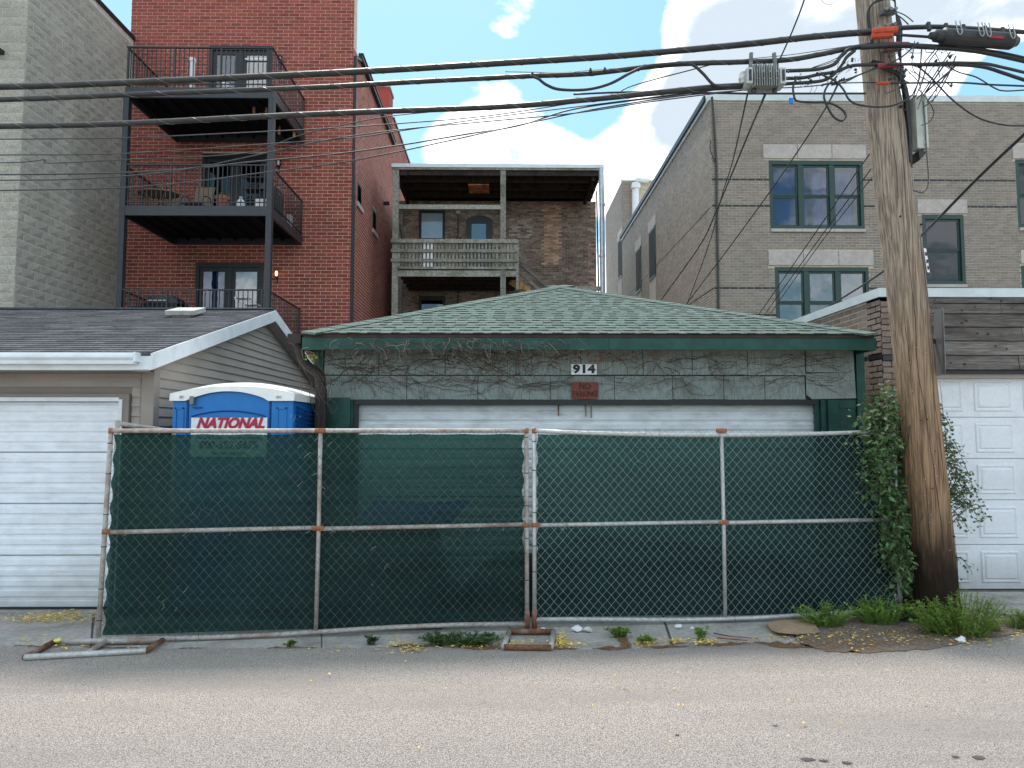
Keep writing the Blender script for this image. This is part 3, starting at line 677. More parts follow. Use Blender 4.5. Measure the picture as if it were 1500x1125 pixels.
sling(X_(287, BY + 1.3), BY + 1.3, D2, 1, 'khaki sling patio chair on the middle balcony beside the oval table')
sling(X_(252, BY + 1.9), BY + 1.9, D2, -1, 'patio chair half hidden behind the oval table on the middle balcony')
c = P(326, 285, BY + .3); t = thing('flower_pot', 'terracotta pot with short green plant on the middle balcony', 'flower pot', (c.x, c.y, D2))
MB().lathe([(.09, 0), (.15, .24), (.17, .24), (.175, .32), (.15, .32), (.14, .28)], (c.x, c.y, D2), 16).build('pot', MT['terracotta'], t)
mb = MB()
for k in range(46):
    a = R.uniform(0, 6.28); l = R.uniform(.08, .22); b_ = Vector((c.x + .08 * math.cos(a), c.y + .08 * math.sin(a), D2 + .3)); e_ = b_ + Vector((math.cos(a) * l * .6, math.sin(a) * l * .6, l)); s_ = Vector((-math.sin(a), math.cos(a), 0)) * .016
    mb.cr = R.random(); mb.add([b_ - s_, b_ + s_, e_], [(0, 1, 2)])
mb.build('plant', MT['leaf'], t)
c = P(353, 290, BY + .25); t = thing('water_jug', 'translucent white plastic jug beside the terracotta pot', 'jug', (c.x, c.y, D2))
MB().lathe([(.09, 0), (.11, .02), (.11, .16), (.07, .22), (.03, .25), (.03, .27)], (c.x, c.y, D2), 14).build('jug_body', MT['jug'], t); MB().lathe([(.033, .27), (.033, .31), (.02, .315)], (c.x, c.y, D2), 12).build('cap', MT['white_plain'], t)
c = P(378, 275, BY + .9); t = thing('balcony_shelf', 'dark wire shelf packed with bags and cans beside the middle balcony door', 'shelf', (c.x, c.y, D2))
for sx in (-1, 1):
    for sy in (-1, 1): MB().box(c.x + sx * .32 - .012, c.x + sx * .32 + .012, c.y + sy * .18 - .012, c.y + sy * .18 + .012, D2, D2 + 1.02).build('leg', MT['rail_black'], t)
for k in range(4): MB().box(c.x - .32, c.x + .32, c.y - .19, c.y + .19, D2 + .08 + k * .3, D2 + .1 + k * .3).build('shelf', MT['rail_black'], t)
mb = MB()
for k in range(26):
    s_ = R.uniform(.05, .09); lv = R.randrange(3); mb.lathe([(s_ * .7, 0), (s_, s_ * .6), (s_ * .5, s_ * 2)], (c.x + R.uniform(-.24, .24), c.y + R.uniform(-.1, .1), D2 + .105 + lv * .3), 7)
tag(mb.build('stored_items', MT['cover_black']), 'black bags and cans crammed on the wire shelf', 'bags')
for (px, py) in ((374, 225), (383, 225), (365, 243), (368, 236)):
    pass
c = P(385, 290, BY + .35); tag(MB().box(c.x - .16, c.x + .16, c.y - .1, c.y + .1, D2, D2 + .26).build('styrofoam_box', MT['white_plain'], bevel=.01), 'white foam box on the middle balcony next to the corner post', 'box')
t = thing('gas_grill', 'black gas grill standing at the right side of the middle balcony', 'grill', (BXR - .28, BY + 1.2, D2)); x = BXR - .28; y = BY + 1.2
MB().box(x - .2, x + .2, y - .35, y + .35, D2 + .1, D2 + .7).build('cabinet', MT['cover_black'], t)
mb = MB(); 
for k in range(7):
    a0, a1 = math.pi * k / 7, math.pi * (k + 1) / 7
    mb.add([(x - .22 * math.cos(a0), y - .36, D2 + .7 + .22 * math.sin(a0)), (x - .22 * math.cos(a1), y - .36, D2 + .7 + .22 * math.sin(a1)), (x - .22 * math.cos(a1), y + .36, D2 + .7 + .22 * math.sin(a1)), (x - .22 * math.cos(a0), y + .36, D2 + .7 + .22 * math.sin(a0))], [(0, 1, 2, 3)])
    mb.add([(x, y - .36, D2 + .7), (x - .22 * math.cos(a0), y - .36, D2 + .7 + .22 * math.sin(a0)), (x - .22 * math.cos(a1), y - .36, D2 + .7 + .22 * math.sin(a1))], [(0, 1, 2)])
mb.build('lid', MT['black_steel'], t); MB().tube([(x + .24, y - .25, D2 + .8), (x + .24, y + .25, D2 + .8)], .015, 8).build('handle', MT['galv'], t)
for sx in (-1, 1):
    for sy in (-1, 1): MB().box(x + sx * .17 - .02, x + sx * .17 + .02, y + sy * .3 - .02, y + sy * .3 + .02, D2, D2 + .1).build('leg', MT['rail_black'], t)
c = P(424, 296, BY + 1.9); tag(MB().box(BXR - .13, BXR - .02, BY + 2.0, BY + 2.2, D2, D2 + .42).build('white_canister', MT['white_plain'], bevel=.01), 'narrow white canister at the right rear of the middle balcony', 'canister')
# bottom balcony: covered grill, folding stools
c = P(243, 440, BY + 1.0); t = thing('covered_grill', 'wide low grill under a black cover on the bottom balcony', 'grill', (c.x, c.y, D3))
MB().box(c.x - .48, c.x + .42, c.y - .3, c.y + .3, D3, D3 + .82).build('cabinet', MT['cover_black'], t)
mb = MB(); mb.prism([(c.x - .36, c.y - .32, D3 + .82), (c.x + .5, c.y - .32, D3 + .82), (c.x + .3, c.y - .32, D3 + 1.02), (c.x - .3, c.y - .32, D3 + 1.02)], (0, .6, 0)); mb.build('lid', MT['black_steel'], t)
MB().box(c.x - .3, c.x + .22, c.y - .36, c.y - .33, D3 + .87, D3 + .90).build('handle', MT['galv'], t)
MB().box(c.x - .75, c.x - .48, c.y - .22, c.y + .22, D3 + .72, D3 + .76).build('side_shelf', MT['cover_black'], t)
for (px, dy, h, lb) in ((357, .5, .90, 'white folding X-leg stool, the taller of two, on the bottom balcony'), (370, .45, .72, 'white folding X-leg stool, the lower of two, on the bottom balcony')):
    c = P(px, 440, BY + dy); t = thing('folding_stool', lb, 'stool', (c.x, c.y, D3), 'white folding stools on the bottom balcony'); w = .17
    for sy in (-.13, .13):
        for s_ in (-1, 1): MB().bar((c.x - s_ * w, c.y + sy, D3), (c.x + s_ * w, c.y + sy + .012 * s_, D3 + h), .02).build('leg', MT['white_plain'], t)
    MB().box(c.x - w - .01, c.x + w + .01, c.y - .15, c.y + .15, D3 + h, D3 + h + .02).build('seat', MT['white_plain'], t)

# ================================================================ MIDDLE OLD BRICK HOUSE WITH TIMBER PORCH
MY, PY = 24.6, 22.0
XPY[0] = 330
MXL, MXR = X_(582, MY), X_(873, MY)
mh = thing('old_house', 'dark old brick house at centre back with shallow roof and bricked-up patch', 'building', ((MXL + MXR) / 2, 28, 0))
RZ = Z_(241, PY)
wl = (X_(614, MY), X_(652, MY), Z_(352, MY), Z_(307, MY)); dr_ = (X_(683, MY), X_(721, MY), Z_(410, MY), Z_(316, MY)); lw = (X_(615, MY), X_(653, MY), Z_(480, MY), Z_(434, MY))
MB().box(MXL, MXR, MY, 33, 0, RZ - .35).build('wall', MT['old_mortar'], mh)
ops = [(a - MXL, b - MXL, c, d) for a, b, c, d in (wl, dr_, lw)]
pa0, pa1, pz0, pz1 = X_(793, MY) - MXL, X_(818, MY) - MXL, Z_(390, MY), Z_(301, MY)
def dk(i, u, z):
    if pa0 < u + .05 < pa1 and pz0 < z < pz1: return 1
    if X_(745, MY) - MXL < u < X_(772, MY) - MXL and Z_(350, MY) < z < Z_(322, MY) and R.random() < .42: return 2
    if u > MXR - MXL - .35 and R.random() < .4: return 1
    return 0
brickwork(mh, Vector((MXL, MY, 4.5)), 'x', MXR - MXL, 4.5, RZ - .35, .071, .215, .012, .006, [MT['old_brick'], MT['old_brick_patch'], MT['pale_brick']], openings=ops, dark=dk, nind=120, seed=8, irregular=.004, vis=lambda u, z: u > (X_(765, MY) - MXL) and 6.6 < z < 9.4)
for x0, x1, z0, z1, arch in ((*wl, 0), (*lw, 1)):
    mb = MB(); w = .09
    mb.box(x0, x0 + w, MY - .05, MY + .03, z0, z1); mb.box(x1 - w, x1, MY - .05, MY + .03, z0, z1); mb.box(x0 + w, x1 - w, MY - .05, MY + .03, z1 - .16, z1); mb.box(x0 + w, x1 - w, MY - .05, MY + .03, z0, z0 + .06)
    f = mb.build('window', MT['black_frame'], mh); MB().box(x0 + w, x1 - w, MY - .03, MY - .026, z0 + .06, z1 - .16).build('pane', MT['glass_light'] if not arch else MT['glass'], f)
    if not arch: MB().box(x0 + w, x1 - w, MY - .018, MY - .012, z0 + .06, z1 - .16).build('blind', MT['white_plain'], f)
    else: MB().box(x0 + w, x1 - w, MY - .018, MY - .012, z0 + .06, z1 - .16).build('blind', MT['curtain_dark'], f)
    n = 10; mb = MB(); cxx = (x0 + x1) / 2; hw = (x1 - x0) / 2
    v = [(cxx - hw, MY - .06, z1)] + [(cxx - hw + 2 * hw * k / n, MY - .06, z1 + .15 * (1 - (2 * k / n - 1) ** 2) + .02) for k in range(n + 1)] + [(cxx + hw, MY - .06, z1)]
    if arch: mb.prism(v, (0, .09, 0)); mb.build('lintel_arch', MT['khaki'], mh)
    else: MB().box(x0, x1, MY - .09, MY, z0 - .06, z0).build('sill', MT['white_plain'], mh)
x0, x1, z0, z1 = dr_; n = 12; cxx = (x0 + x1) / 2; hw = (x1 - x0) / 2
mb = MB(); v = [(x0, MY - .06, z0)] + [(cxx - hw + 2 * hw * k / n, MY - .06, z1 - .17 + .17 * (1 - (2 * k / n - 1) ** 2)) for k in range(n + 1)] + [(x1, MY - .06, z0)]
mb.prism(v[::-1], (0, .1, 0)); dd = mb.build('door', MT['black_steel'], mh, fixn=True)
MB().box(X_(691, MY), X_(712, MY), MY - .075, MY - .062, Z_(353, MY), Z_(329, MY)).build('pane', MT['glass_sky'], dd)
c = P(671, 312, MY - .05); MB().lathe([(.03, -.05), (.09, -.02), (.10, .04), (.05, .08)], c, 10).build('porch_lamp', MT['cabinet'], mh)
MB().tube([P(671, 316, MY - .03), P(671, 345, MY - .03), P(671, 460, MY - .03)], .018, 6).build('conduit', MT['black_frame'], mh)
# roof with white metal edge, running over the porch
EX0, EX1 = X_(573, PY), X_(885, PY)
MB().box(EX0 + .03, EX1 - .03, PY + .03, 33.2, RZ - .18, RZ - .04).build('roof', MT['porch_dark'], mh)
MB().box(EX0, EX1, PY - .06, PY + .02, RZ - .12, RZ).build('gutter', MT['white_trim'], mh)
MB().box(EX0, EX1, PY - .03, PY + .02, RZ - .19, RZ - .125).build('fascia', MT['porch_wood'], mh)
po = thing('timber_porch', 'weathered grey timber back porch with slatted railing on the old brick house', 'porch', (-1, PY, 0))
for k in range(3):
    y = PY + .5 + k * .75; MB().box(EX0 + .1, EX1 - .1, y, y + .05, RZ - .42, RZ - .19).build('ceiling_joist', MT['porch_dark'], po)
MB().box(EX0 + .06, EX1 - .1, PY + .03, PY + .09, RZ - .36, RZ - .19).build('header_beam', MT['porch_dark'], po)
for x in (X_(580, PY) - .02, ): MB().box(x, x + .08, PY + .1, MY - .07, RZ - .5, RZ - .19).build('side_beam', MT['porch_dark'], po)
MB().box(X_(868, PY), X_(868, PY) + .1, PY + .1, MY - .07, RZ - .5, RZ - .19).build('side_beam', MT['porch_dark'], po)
hx = P(702, 263, PY + 1.0); MB().box(hx.x - .36, hx.x + .34, PY + .62, PY + 1.45, RZ - .47, RZ - .43).build('ceiling_hatch', MT['hatch_wood'], po)
for (a, b, top) in ((575, 583.5, 246), (733, 741, 246)):
    MB().box(X_(a, PY), X_(b, PY), PY - .01, PY + .16, 0, Z_(top, PY)).build('post', MT['porch_wood'], po)
MB().box(X_(588, MY) - .05, X_(588, MY) + .07, MY - .16, MY - .04, 4, RZ - .5).build('post', MT['porch_wood'], po)
MB().box(X_(584, PY), X_(733, PY), PY + .0, PY + .12, Z_(306.5, PY), Z_(300, PY)).build('cross_beam', MT['porch_wood'], po)
mb = MB().bar((X_(584, PY + .5), PY + .6, Z_(318, PY)), (X_(592, PY + 2), PY + 2.0, Z_(338, PY)), .06).build('brace', MT['porch_wood'], po)
FZ = Z_(394, PY); xr = X_(757, PY)
MB().box(X_(583.6, PY), xr, PY + .02, PY + .07, Z_(405, PY), Z_(396, PY)).build('deck_beam', MT['porch_wood'], po)
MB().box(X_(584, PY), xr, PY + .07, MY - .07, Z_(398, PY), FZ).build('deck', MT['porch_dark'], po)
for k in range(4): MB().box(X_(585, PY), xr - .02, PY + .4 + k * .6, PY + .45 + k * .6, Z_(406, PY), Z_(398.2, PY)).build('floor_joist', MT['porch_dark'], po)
for (a, b, yy) in ((351.5, 357, -.10), (366, 370.5, -.07), (380, 384.5, -.07)):
    MB().box(X_(573.5, PY), xr + .02, PY + yy, PY + yy + .055, Z_(b, PY), Z_(a, PY)).build('railing_board', MT['porch_wood'], po)
pk = [MB().box(-.035, .035, -.01, .01, 0, Z_(356, PY) - Z_(391, PY)).mesh('picket', MT[m]) for m in ('porch_wood', 'white_plain')]
for k in range(33):
    px = 585 + k * 5.3
    if 733 < px < 741: continue
    o = link('picket', pk[1] if 621 < px < 637 else pk[0], po, Vector((X_(px, PY), PY + .0, Z_(391, PY))) - LOC[po.name])
MB().box(X_(585, PY), xr, PY - .03, PY + .0, Z_(394.5, PY), Z_(391, PY)).build('toe_board', MT['porch_wood'], po)
MB().box(xr - .02, xr + .07, PY - .02, PY + .08, Z_(424, PY), Z_(352, PY)).build('end_post', MT['porch_wood'], po)
st = thing('outdoor_stair', 'grey timber stair rail with raw orange-brown treads going down beside the porch', 'stair', (X_(770, PY), PY + .6, 0))
MB().bar(P(760, 384, PY + .3), P(812, 428, PY + .3), .09, .11).build('handrail', MT['grey_wood'], st)
MB().bar(P(760, 398, PY + .3), P(800, 434, PY + .3), .07, .09).build('lower_rail', MT['grey_wood'], st)
for (a, b, c_, d_) in ((761, 767, 412, 424), (766, 771, 419, 425), (771, 777, 418, 427)):
    MB().box(X_(a, PY + .5), X_(b, PY + .5), PY + .45, PY + .55, Z_(d_, PY + .5), Z_(c_, PY + .5)).build('tread', MT['new_wood'], st)
MB().bar(P(748, 411, PY + 1.0), P(775, 428, PY + .8), .05, .25).build('stringer', MT['new_wood'], st)
ds = thing('white_downpipe', 'pale metal downpipe at the right corner of the old brick house roof', 'downpipe', (X_(881, PY), PY, 0))
mb = MB(); mb.tube([P(880.5, 246, PY), P(882, 330, PY), P(883, 440, PY), P(883, 520, PY)], .085, 12); mb.build('pipe', MT['alu'], ds)
for py in (300, 375): MB().lathe([(.1, -.04), (.1, .04)], P(882, py, PY), 12).build('clamp', MT['alu'], ds)
MB().box(X_(840, PY), X_(880, PY), PY + .1, PY + .2, Z_(424, PY), Z_(418, PY)).build('porch_board', MT['porch_wood'], po)
MB().tube([P(874, 280, MY - .05), P(877, 430, MY - .05)], .03, 6).build('corner_cable', MT['black_frame'], mh)
# ================================================================ RIGHT TAN BRICK BUILDING
TY = 17.5; TX = P(1042.5, 250, TY).x; TXR = TX + 11.0; TZ = Z_(146.5, TY)
tb = thing('tan_building', 'three storey tan brick building with dark green windows and limestone lintels, at the right', 'building', (TX + 5, 24, 0))
MB().box(TX, TXR, TY + .5, 31.0, 0, TZ).build('wall', MT['tan_mortar'], tb)
def R4(a, b, t, bt, Y=TY): return (P(a, (t + bt) / 2, Y).x, P(b, (t + bt) / 2, Y).x, Z_(bt, Y), Z_(t, Y))
wins = [(R4(1127, 1265, 233, 334), 3, 'light'), (R4(1136, 1274, 390, 492), 3, 'sky'), (R4(1352, 1413, 312, 415), 1, 'dark'), (R4(1489, 1560, 230, 331), 2, 'dark'), (R4(1497, 1560, 387, 470), 2, 'dark')]
lints = [(R4(1117, 1268, 210, 230.5), 3), (R4(1125, 1279, 366, 387.5), 3), (R4(1343, 1416, 290, 310.5), 1), (R4(1482, 1570, 208.5, 229), 2), (R4(1494, 1570, 364, 384), 2)]
wall_holes('front_wall', TX, TXR, TY, TY + .499, 0, TZ, [w_[0] for w_ in wins], MT['tan_mortar'], tb)
ops = [(a - TX, b - TX, c, d) for (a, b, c, d), _, _ in wins] + [(a - TX, b - TX, c - .03, d) for (a, b, c, d), _ in lints]
CO = .0705; PT = .2095
bands = [int((Z_(y, TY) - 4.2) / CO) for y in (262, 298.5, 421, 459)]
brickwork(tb, Vector((TX, TY, 4.2)), 'x', TXR - TX, 4.2, TZ, CO, PT, .011, .005, [MT['tan_brick'], MT['black_brick']], openings=ops, dark=lambda i, u, z: 1 if i in bands else 0, nind=300, seed=11, irregular=.001, vis=lambda u, z: u < 8.2 and z > 5)
# left side wall with narrow windows
side = []
for (a, b, t_, bm_) in ((951.5, 960.5, 341, 413), (932, 939, 369, 432), (906, 911, 354, 411)):
    ya, yb = PX(b, 380, TX).y, PX(a, 380, TX).y
    side.append((ya - TY, yb - TY, PX(a, bm_, TX).z, PX(a, t_, TX).z))
ops2 = list(side)
brickwork(tb, Vector((TX, TY, 4.2)), 'y', 13.5, 4.2, TZ, CO, PT, .017, .002, [MT['tan_brick'], MT['black_brick'], MT['limestone']], openings=ops2, dark=lambda i, u, z: 1 if (i == bands[1] or i == bands[2]) else 0, seed=12, irregular=.001, reverse=True)
for (ya, yb, z0, z1) in side:
    f = MB().box(TX - .03, TX + .01, TY + ya, TY + yb, z0, z1).build('window', MT['window_green'], tb); MB().box(TX - .036, TX - .031, TY + ya + .08, TY + yb - .08, z0 + .08, z1 - .08).build('pane', MT['interior'], f)
    MB().box(TX - .02, TX, TY + ya - .12, TY + yb + .12, z1, z1 + .42).build('lintel', MT['limestone'], tb)
    MB().box(TX - .012, TX, TY + ya - .02, TY + yb + .02, z0 - 1.1, z0 - .01).build('panel', MT['limestone'], tb)
MB().box(TX - .06, TXR, TY - .06, TY + .3, TZ, TZ + .17).build('coping', MT['coping'], tb)
MB().box(TX - .06, TX + .3, TY + .3, 31.05, TZ, TZ + .17).build('coping', MT['coping'], tb)
MB().box(TX - .12, TX - .061, TY + .2, 31.05, TZ + .1, TZ + .25).build('side_flashing', MT['black_frame'], tb)
# taller rear block
mbk = MB().box(TX, TX + 4.5, 31.0, 36, 0, Z_(265, 31)).build('rear_block', MT['tan_mortar'], tb)
brickwork(tb, Vector((TX, 31.0, 9)), 'x', .45, 9, Z_(265, 31), CO, PT, .011, .005, [MT['tan_brick']], seed=14, name='rear_brick')
brickwork(tb, Vector((TX, 31.0, 4.2)), 'y', 5, 4.2, Z_(265, 31), CO, PT, .011, .005, [MT['tan_brick']], seed=15, name='rear_brick', reverse=True)
MB().box(TX - .05, TX + 4.6, 30.94, 31.0, Z_(265, 31), Z_(262.5, 31)).build('coping', MT['coping'], tb)
mb = MB(); zt = Z_(268, 30.8)
mb.tube([P(931, 268, 30.8), P(931, 330, 30.8)], .16, 10); mb.box(P(925, 272, 30.8).x, P(937, 272, 30.8).x, 30.6, 30.98, zt - .25, zt - .05); mb.tube(curve([P(931, 266, 30.8), P(933, 263.5, 30.8), P(940, 264, 30.8), P(950, 264.5, 30.8)], 4), .12, 8)
mb.build('rain_pipe', MT['white_trim'], tb)
for (a, b, c, d), n in lints:
    w = (b - a) / n
    for k in range(n): MB().box(a + k * w + .008, a + (k + 1) * w - .008, TY - .035, TY + .01, c, d).build('lintel_stone', MT['limestone'], tb)
for (a, b, c, d), n, kd in wins:
    w = (b - a) / n
    for k in range(n): MB().box(a + k * w + .005, a + (k + 1) * w - .005, TY - .06, TY + .01, c - .085, c - .005).build('sill_stone', MT['limestone'], tb)
    mb = MB(); fw = .085; y0, y1 = TY + .0, TY + .10
    mb.box(a, a + fw, y0, y1, c, d); mb.box(b - fw, b, y0, y1, c, d); mb.box(a + fw, b - fw, y0, y1, d - fw * 1.3, d); mb.box(a + fw, b - fw, y0, y1, c, c + fw)
    for k in range(1, n): x = a + k * w; mb.box(x - .06, x + .06, y0 + .01, y1, c + fw, d - fw * 1.3)
    f = mb.build('window', MT['window_green'], tb)
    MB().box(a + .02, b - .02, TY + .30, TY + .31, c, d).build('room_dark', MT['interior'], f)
    for k in range(n):
        x0 = a + k * w + (fw if k == 0 else .06); x1 = a + (k + 1) * w - (fw if k == n - 1 else .06); zm = (c + d) / 2 - .02; s_ = .05
        mb = MB()
        for (za, zb, yy) in ((zm, d - fw * 1.3, .045), (c + fw, zm, .065)):
            mb.box(x0, x0 + s_, TY + yy, TY + yy + .03, za, zb); mb.box(x1 - s_, x1, TY + yy, TY + yy + .03, za, zb); mb.box(x0 + s_, x1 - s_, TY + yy, TY + yy + .03, zb - s_, zb); mb.box(x0 + s_, x1 - s_, TY + yy, TY + yy + .03, za, za + s_ * .8)
        mb.build('sash', MT['window_green'], f)
        gm = {'light': 'glass', 'sky': 'glass_sky', 'dark': 'glass_dark'}[kd]
        MB().box(x0 + s_, x1 - s_, TY + .060, TY + .064, zm + s_, d - fw * 1.3 - s_).build('pane', MT[gm], f)
        MB().box(x0 + s_, x1 - s_, TY + .080, TY + .084, c + fw + s_, zm - s_).build('pane', MT[gm], f)
        if kd == 'light':
            mb = MB(); nn = 30
            spans = [(x0, x1)] if k == 0 else ([(x0, x0 + .18), (x0 + .33, x1)] if k == 1 else [(x0, x1 - .16)])
            for (p, q_) in spans:
                for j in range(nn):
                    xa = p + (q_ - p) * j / nn; xb = p + (q_ - p) * (j + 1) / nn; ya = TY + .17 + .012 * math.sin(j * 1.1); yb = TY + .17 + .012 * math.sin((j + 1) * 1.1)
                    mb.add([(xa, ya, c + .05), (xb, yb, c + .05), (xb, yb, d - .25), (xa, ya, d - .25)], [(0, 1, 2, 3)])
            mb.build('curtain', MT['curtain'], f)
# cable drop down the corner
MB().tube(curve([P(1043, 142, TY - .1), P(1049, 235, TY - .04), P(1050, 310, TY - .04), P(1052, 420, TY - .04), P(1053, 520, TY - .04)], 6), .03, 6).build('corner_conduit', MT['cable'], tb)
MB().tube(curve([P(1041, 205, TY - .05), P(1040, 218, TY - .05), P(1045, 232, TY - .05), P(1049, 240, TY - .05)], 6), .014, 5).build('corner_loop', MT['cable'], tb)

# ================================================================ LEFT GARAGE (tan siding)
XPY[0] = 560; LY = 7.15; LX = X_(223, LY); EY, EYB, RYG = 6.77, 13.95, 10.36
EZ = Z_(517, EY); RG = Z_(455, RYG)
lg = thing('siding_garage', 'tan vinyl-sided garage with grey shingle gable roof and white rolling door, at the left', 'garage', (LX - 3.3, 10, 0))
slope = (RG - EZ) / (RYG - EY)
def rz(y): return EZ + slope * (y - EY) if y < RYG else RG - slope * (y - RYG)
LXL = LX - 7.0
mb = MB(); wallpoly = [(LX, LY, 0), (LX, 13.4, 0), (LX, 13.4, rz(13.4) - .12), (LX, RYG, RG - .16), (LX, LY, rz(LY) - .1)]
mb.prism(wallpoly, (-.12, 0, 0)); mb.build('side_wall', MT['siding_dark'], lg, fixn=True)
DX1 = X_(183, LY); DZ1 = Z_(585.5, LY)
mb = MB(); mb.box(LXL, LX - .12, LY + .02, LY + .12, DZ1 + .05, rz(LY) - .12); mb.box(DX1 + .06, LX - .12, LY + .02, LY + .12, 0, DZ1 + .05); mb.build('front_wall', MT['siding_dark'], lg)
MB().box(LXL, LX - .12, 13.3, 13.4, 0, 2.5).build('rear_wall', MT['siding_dark'], lg)
def clap(mb, p0, p1, z, h, nrm):       # one lapped board between p0 and p1 (xy), standing proud at its bottom
    p0, p1, nrm = Vector(p0), Vector(p1), Vector(nrm)
    for_ = [p0 + nrm * .022, p1 + nrm * .022, p1 + nrm * .004, p0 + nrm * .004]
    v = [Vector((q.x, q.y, zz)) for q, zz in zip(for_, (z, z, z + h, z + h))] + [Vector((q.x, q.y, z)) for q in (p0, p1)]
    mb.add(v, [(0, 1, 2, 3), (4, 5, 1, 0), (1, 5, 2), (0, 3, 4)])
hs = .1016; n = int((rz(LY) - .18 - .05) / hs)
for k in range(n + 1):
    z = .05 + k * hs
    if z > rz(LY) - .2: break
    mb = MB(); a, b = (DX1 + .075, LX - .10) if z < DZ1 + .03 else (LXL, LX - .10)
    if z < DZ1 + .03 and z + hs > DZ1 + .1: pass
    clap(mb, (a, LY + .02), (b, LY + .02), z, hs, (0, -1)); mb.build('clapboard', MT['siding'], lg, fixn=False)
k = 0
while True:
    z = .05 + k * hs; k += 1
    y0, y1 = LY + .1, 13.3
    if z + hs * .5 > rz(LY) - .16:
        t_ = (z + hs * .5 + .16 - EZ) / slope; y0 = EY + t_; y1 = 2 * RYG - y0
    y0 = max(y0, LY + .1); y1 = min(y1, 13.3)
    if y1 - y0 < .15: break
    mb = MB(); clap(mb, (LX, y0), (LX, y1), z, hs, (1, 0)); mb.build('clapboard', MT['siding'], lg)
mb = MB(); mb.box(LX - .1, LX + .032, LY - .02, LY + .10, 0, rz(LY) - .14); mb.build('corner_post', MT['siding_post'], lg, bevel=.006)
# roof decks
XR = LX + .17
mb = MB()
mb.prism([(XR, EY, EZ), (XR, RYG, RG), (XR, EYB, EZ), (XR, EYB, EZ - .03), (XR, RYG, RG - .03), (XR, EY, EZ - .03)], (-7.4, 0, 0)); mb.build('roof_deck', MT['grey_shingle'], lg, fixn=True)
sl = Vector((0, RYG - EY, RG - EZ)); sll = sl.length; sl.normalize(); nn_ = Vector((0, -sl.z, sl.y))
ex = .128; items = []
r = random.Random(21)
for i in range(int(sll / ex) + 1):
    x = XR + .01 - r.uniform(0, .2)
    items.append((i, x, XR + .01))
    while x > XR - 7.2:
        w = r.uniform(.16, .36); items.append((i, x - w, x)); x -= w + .004
def shingle_box(mb, base, sd_, up, nr, w, l, th, jit=0):
    # base: lower-right corner; extends w along sd_, l along up, thickness th at the butt
    b = base
    v = [b, b + sd_ * w, b + sd_ * w + up * l, b + up * l, b + nr * th, b + sd_ * w + nr * th, b + sd_ * w + up * l + nr * .001, b + up * l + nr * .001]
    mb.add(v, [(4, 5, 6, 7), (0, 1, 5, 4), (0, 4, 7, 3), (1, 2, 6, 5)])
mb = MB(); ind = 0; protos = {}
for (i, xa, xb) in items:
    w = xb - xa; p = Vector((xa, EY, EZ)) + sl * (i * ex) ; th = .010 + r.random() * .004
    if i < 9 and ind < 150 and w > .15 and xb > -6.9:
        key = round(w, 2)
        if key not in protos:
            m2 = MB(); shingle_box(m2, Vector((0, 0, 0)), Vector((1, 0, 0)), sl, nn_, key - .004, ex + .03, .012); protos[key] = m2.mesh('shingle', MT['grey_shingle'])
        link('shingle', protos[key], lg, p - LOC[lg.name]); ind += 1
    else:
        mb.cr = r.random(); shingle_box(mb, p, Vector((1, 0, 0)), sl, nn_, w, ex + .03, th)
mb.build('shinglework', MT['grey_shingle'], lg, kind='stuff')
mb = MB(); mb.bar((XR + .01, RYG, RG + .012), (XR - 7.3, RYG, RG + .012), .16, .02); mb.build('ridge_cap', MT['grey_shingle'], lg)
# rakes and fascia
for s_ in (0, 1):
    ya, yb = (EY, RYG) if s_ == 0 else (EYB, RYG)
    mb = MB(); top = .006; bt = .17
    mb.prism([(XR, ya, EZ - top), (XR, yb, RG - top), (XR, yb, RG - bt), (XR, ya, EZ - bt)], (.024, 0, 0)); mb.build('rake_board', MT['white_trim'], lg, fixn=True)
    mb = MB(); mb.prism([(XR - .01, ya, EZ - bt - .001), (XR - .01, yb, RG - bt - .001), (XR - .01, yb, RG - bt - .016), (XR - .01, ya, EZ - bt - .016)], (-.17, 0, 0)); mb.build('rake_soffit', MT['siding_post'], lg, fixn=True)
gx1 = XR - .12
prof = [(0, 0), (-.085, 0), (-.10, -.03), (-.10, -.05), (-.075, -.075), (-.07, -.11), (0, -.115)]
mb = MB(); mb.prism([(gx1, EY - .005 + a, EZ - .01 + b) for a, b in prof], (-7.0, 0, 0)); mb.build('gutter', MT['white_trim'], lg, fixn=True)
MB().box(LXL, XR, EY, EY + .02, EZ - .175, EZ - .035).build('fascia', MT['white_trim'], lg)
MB().box(LXL, LX + .01, EY + .02, LY + .02, EZ - .18, EZ - .165).build('soffit', MT['siding_dark'], lg)
MB().box(gx1 + .0, gx1 + .025, EY - .10, EY + .0, EZ - .10, EZ - .005).build('gutter_cap', MT['white_trim'], lg)
# roof vent
c = P(272, 452, 9.6); c.z = rz(9.6)
mb = MB(); mb.obox(c + Vector((0, 0, .07)), (.20, 0, 0), sl * .2, nn_ * .035); mb.obox(c + Vector((0, 0, .02)), (.13, 0, 0), sl * .14, nn_ * .05); mb.build('roof_vent', MT['vent_grey'], lg, bevel=.01)
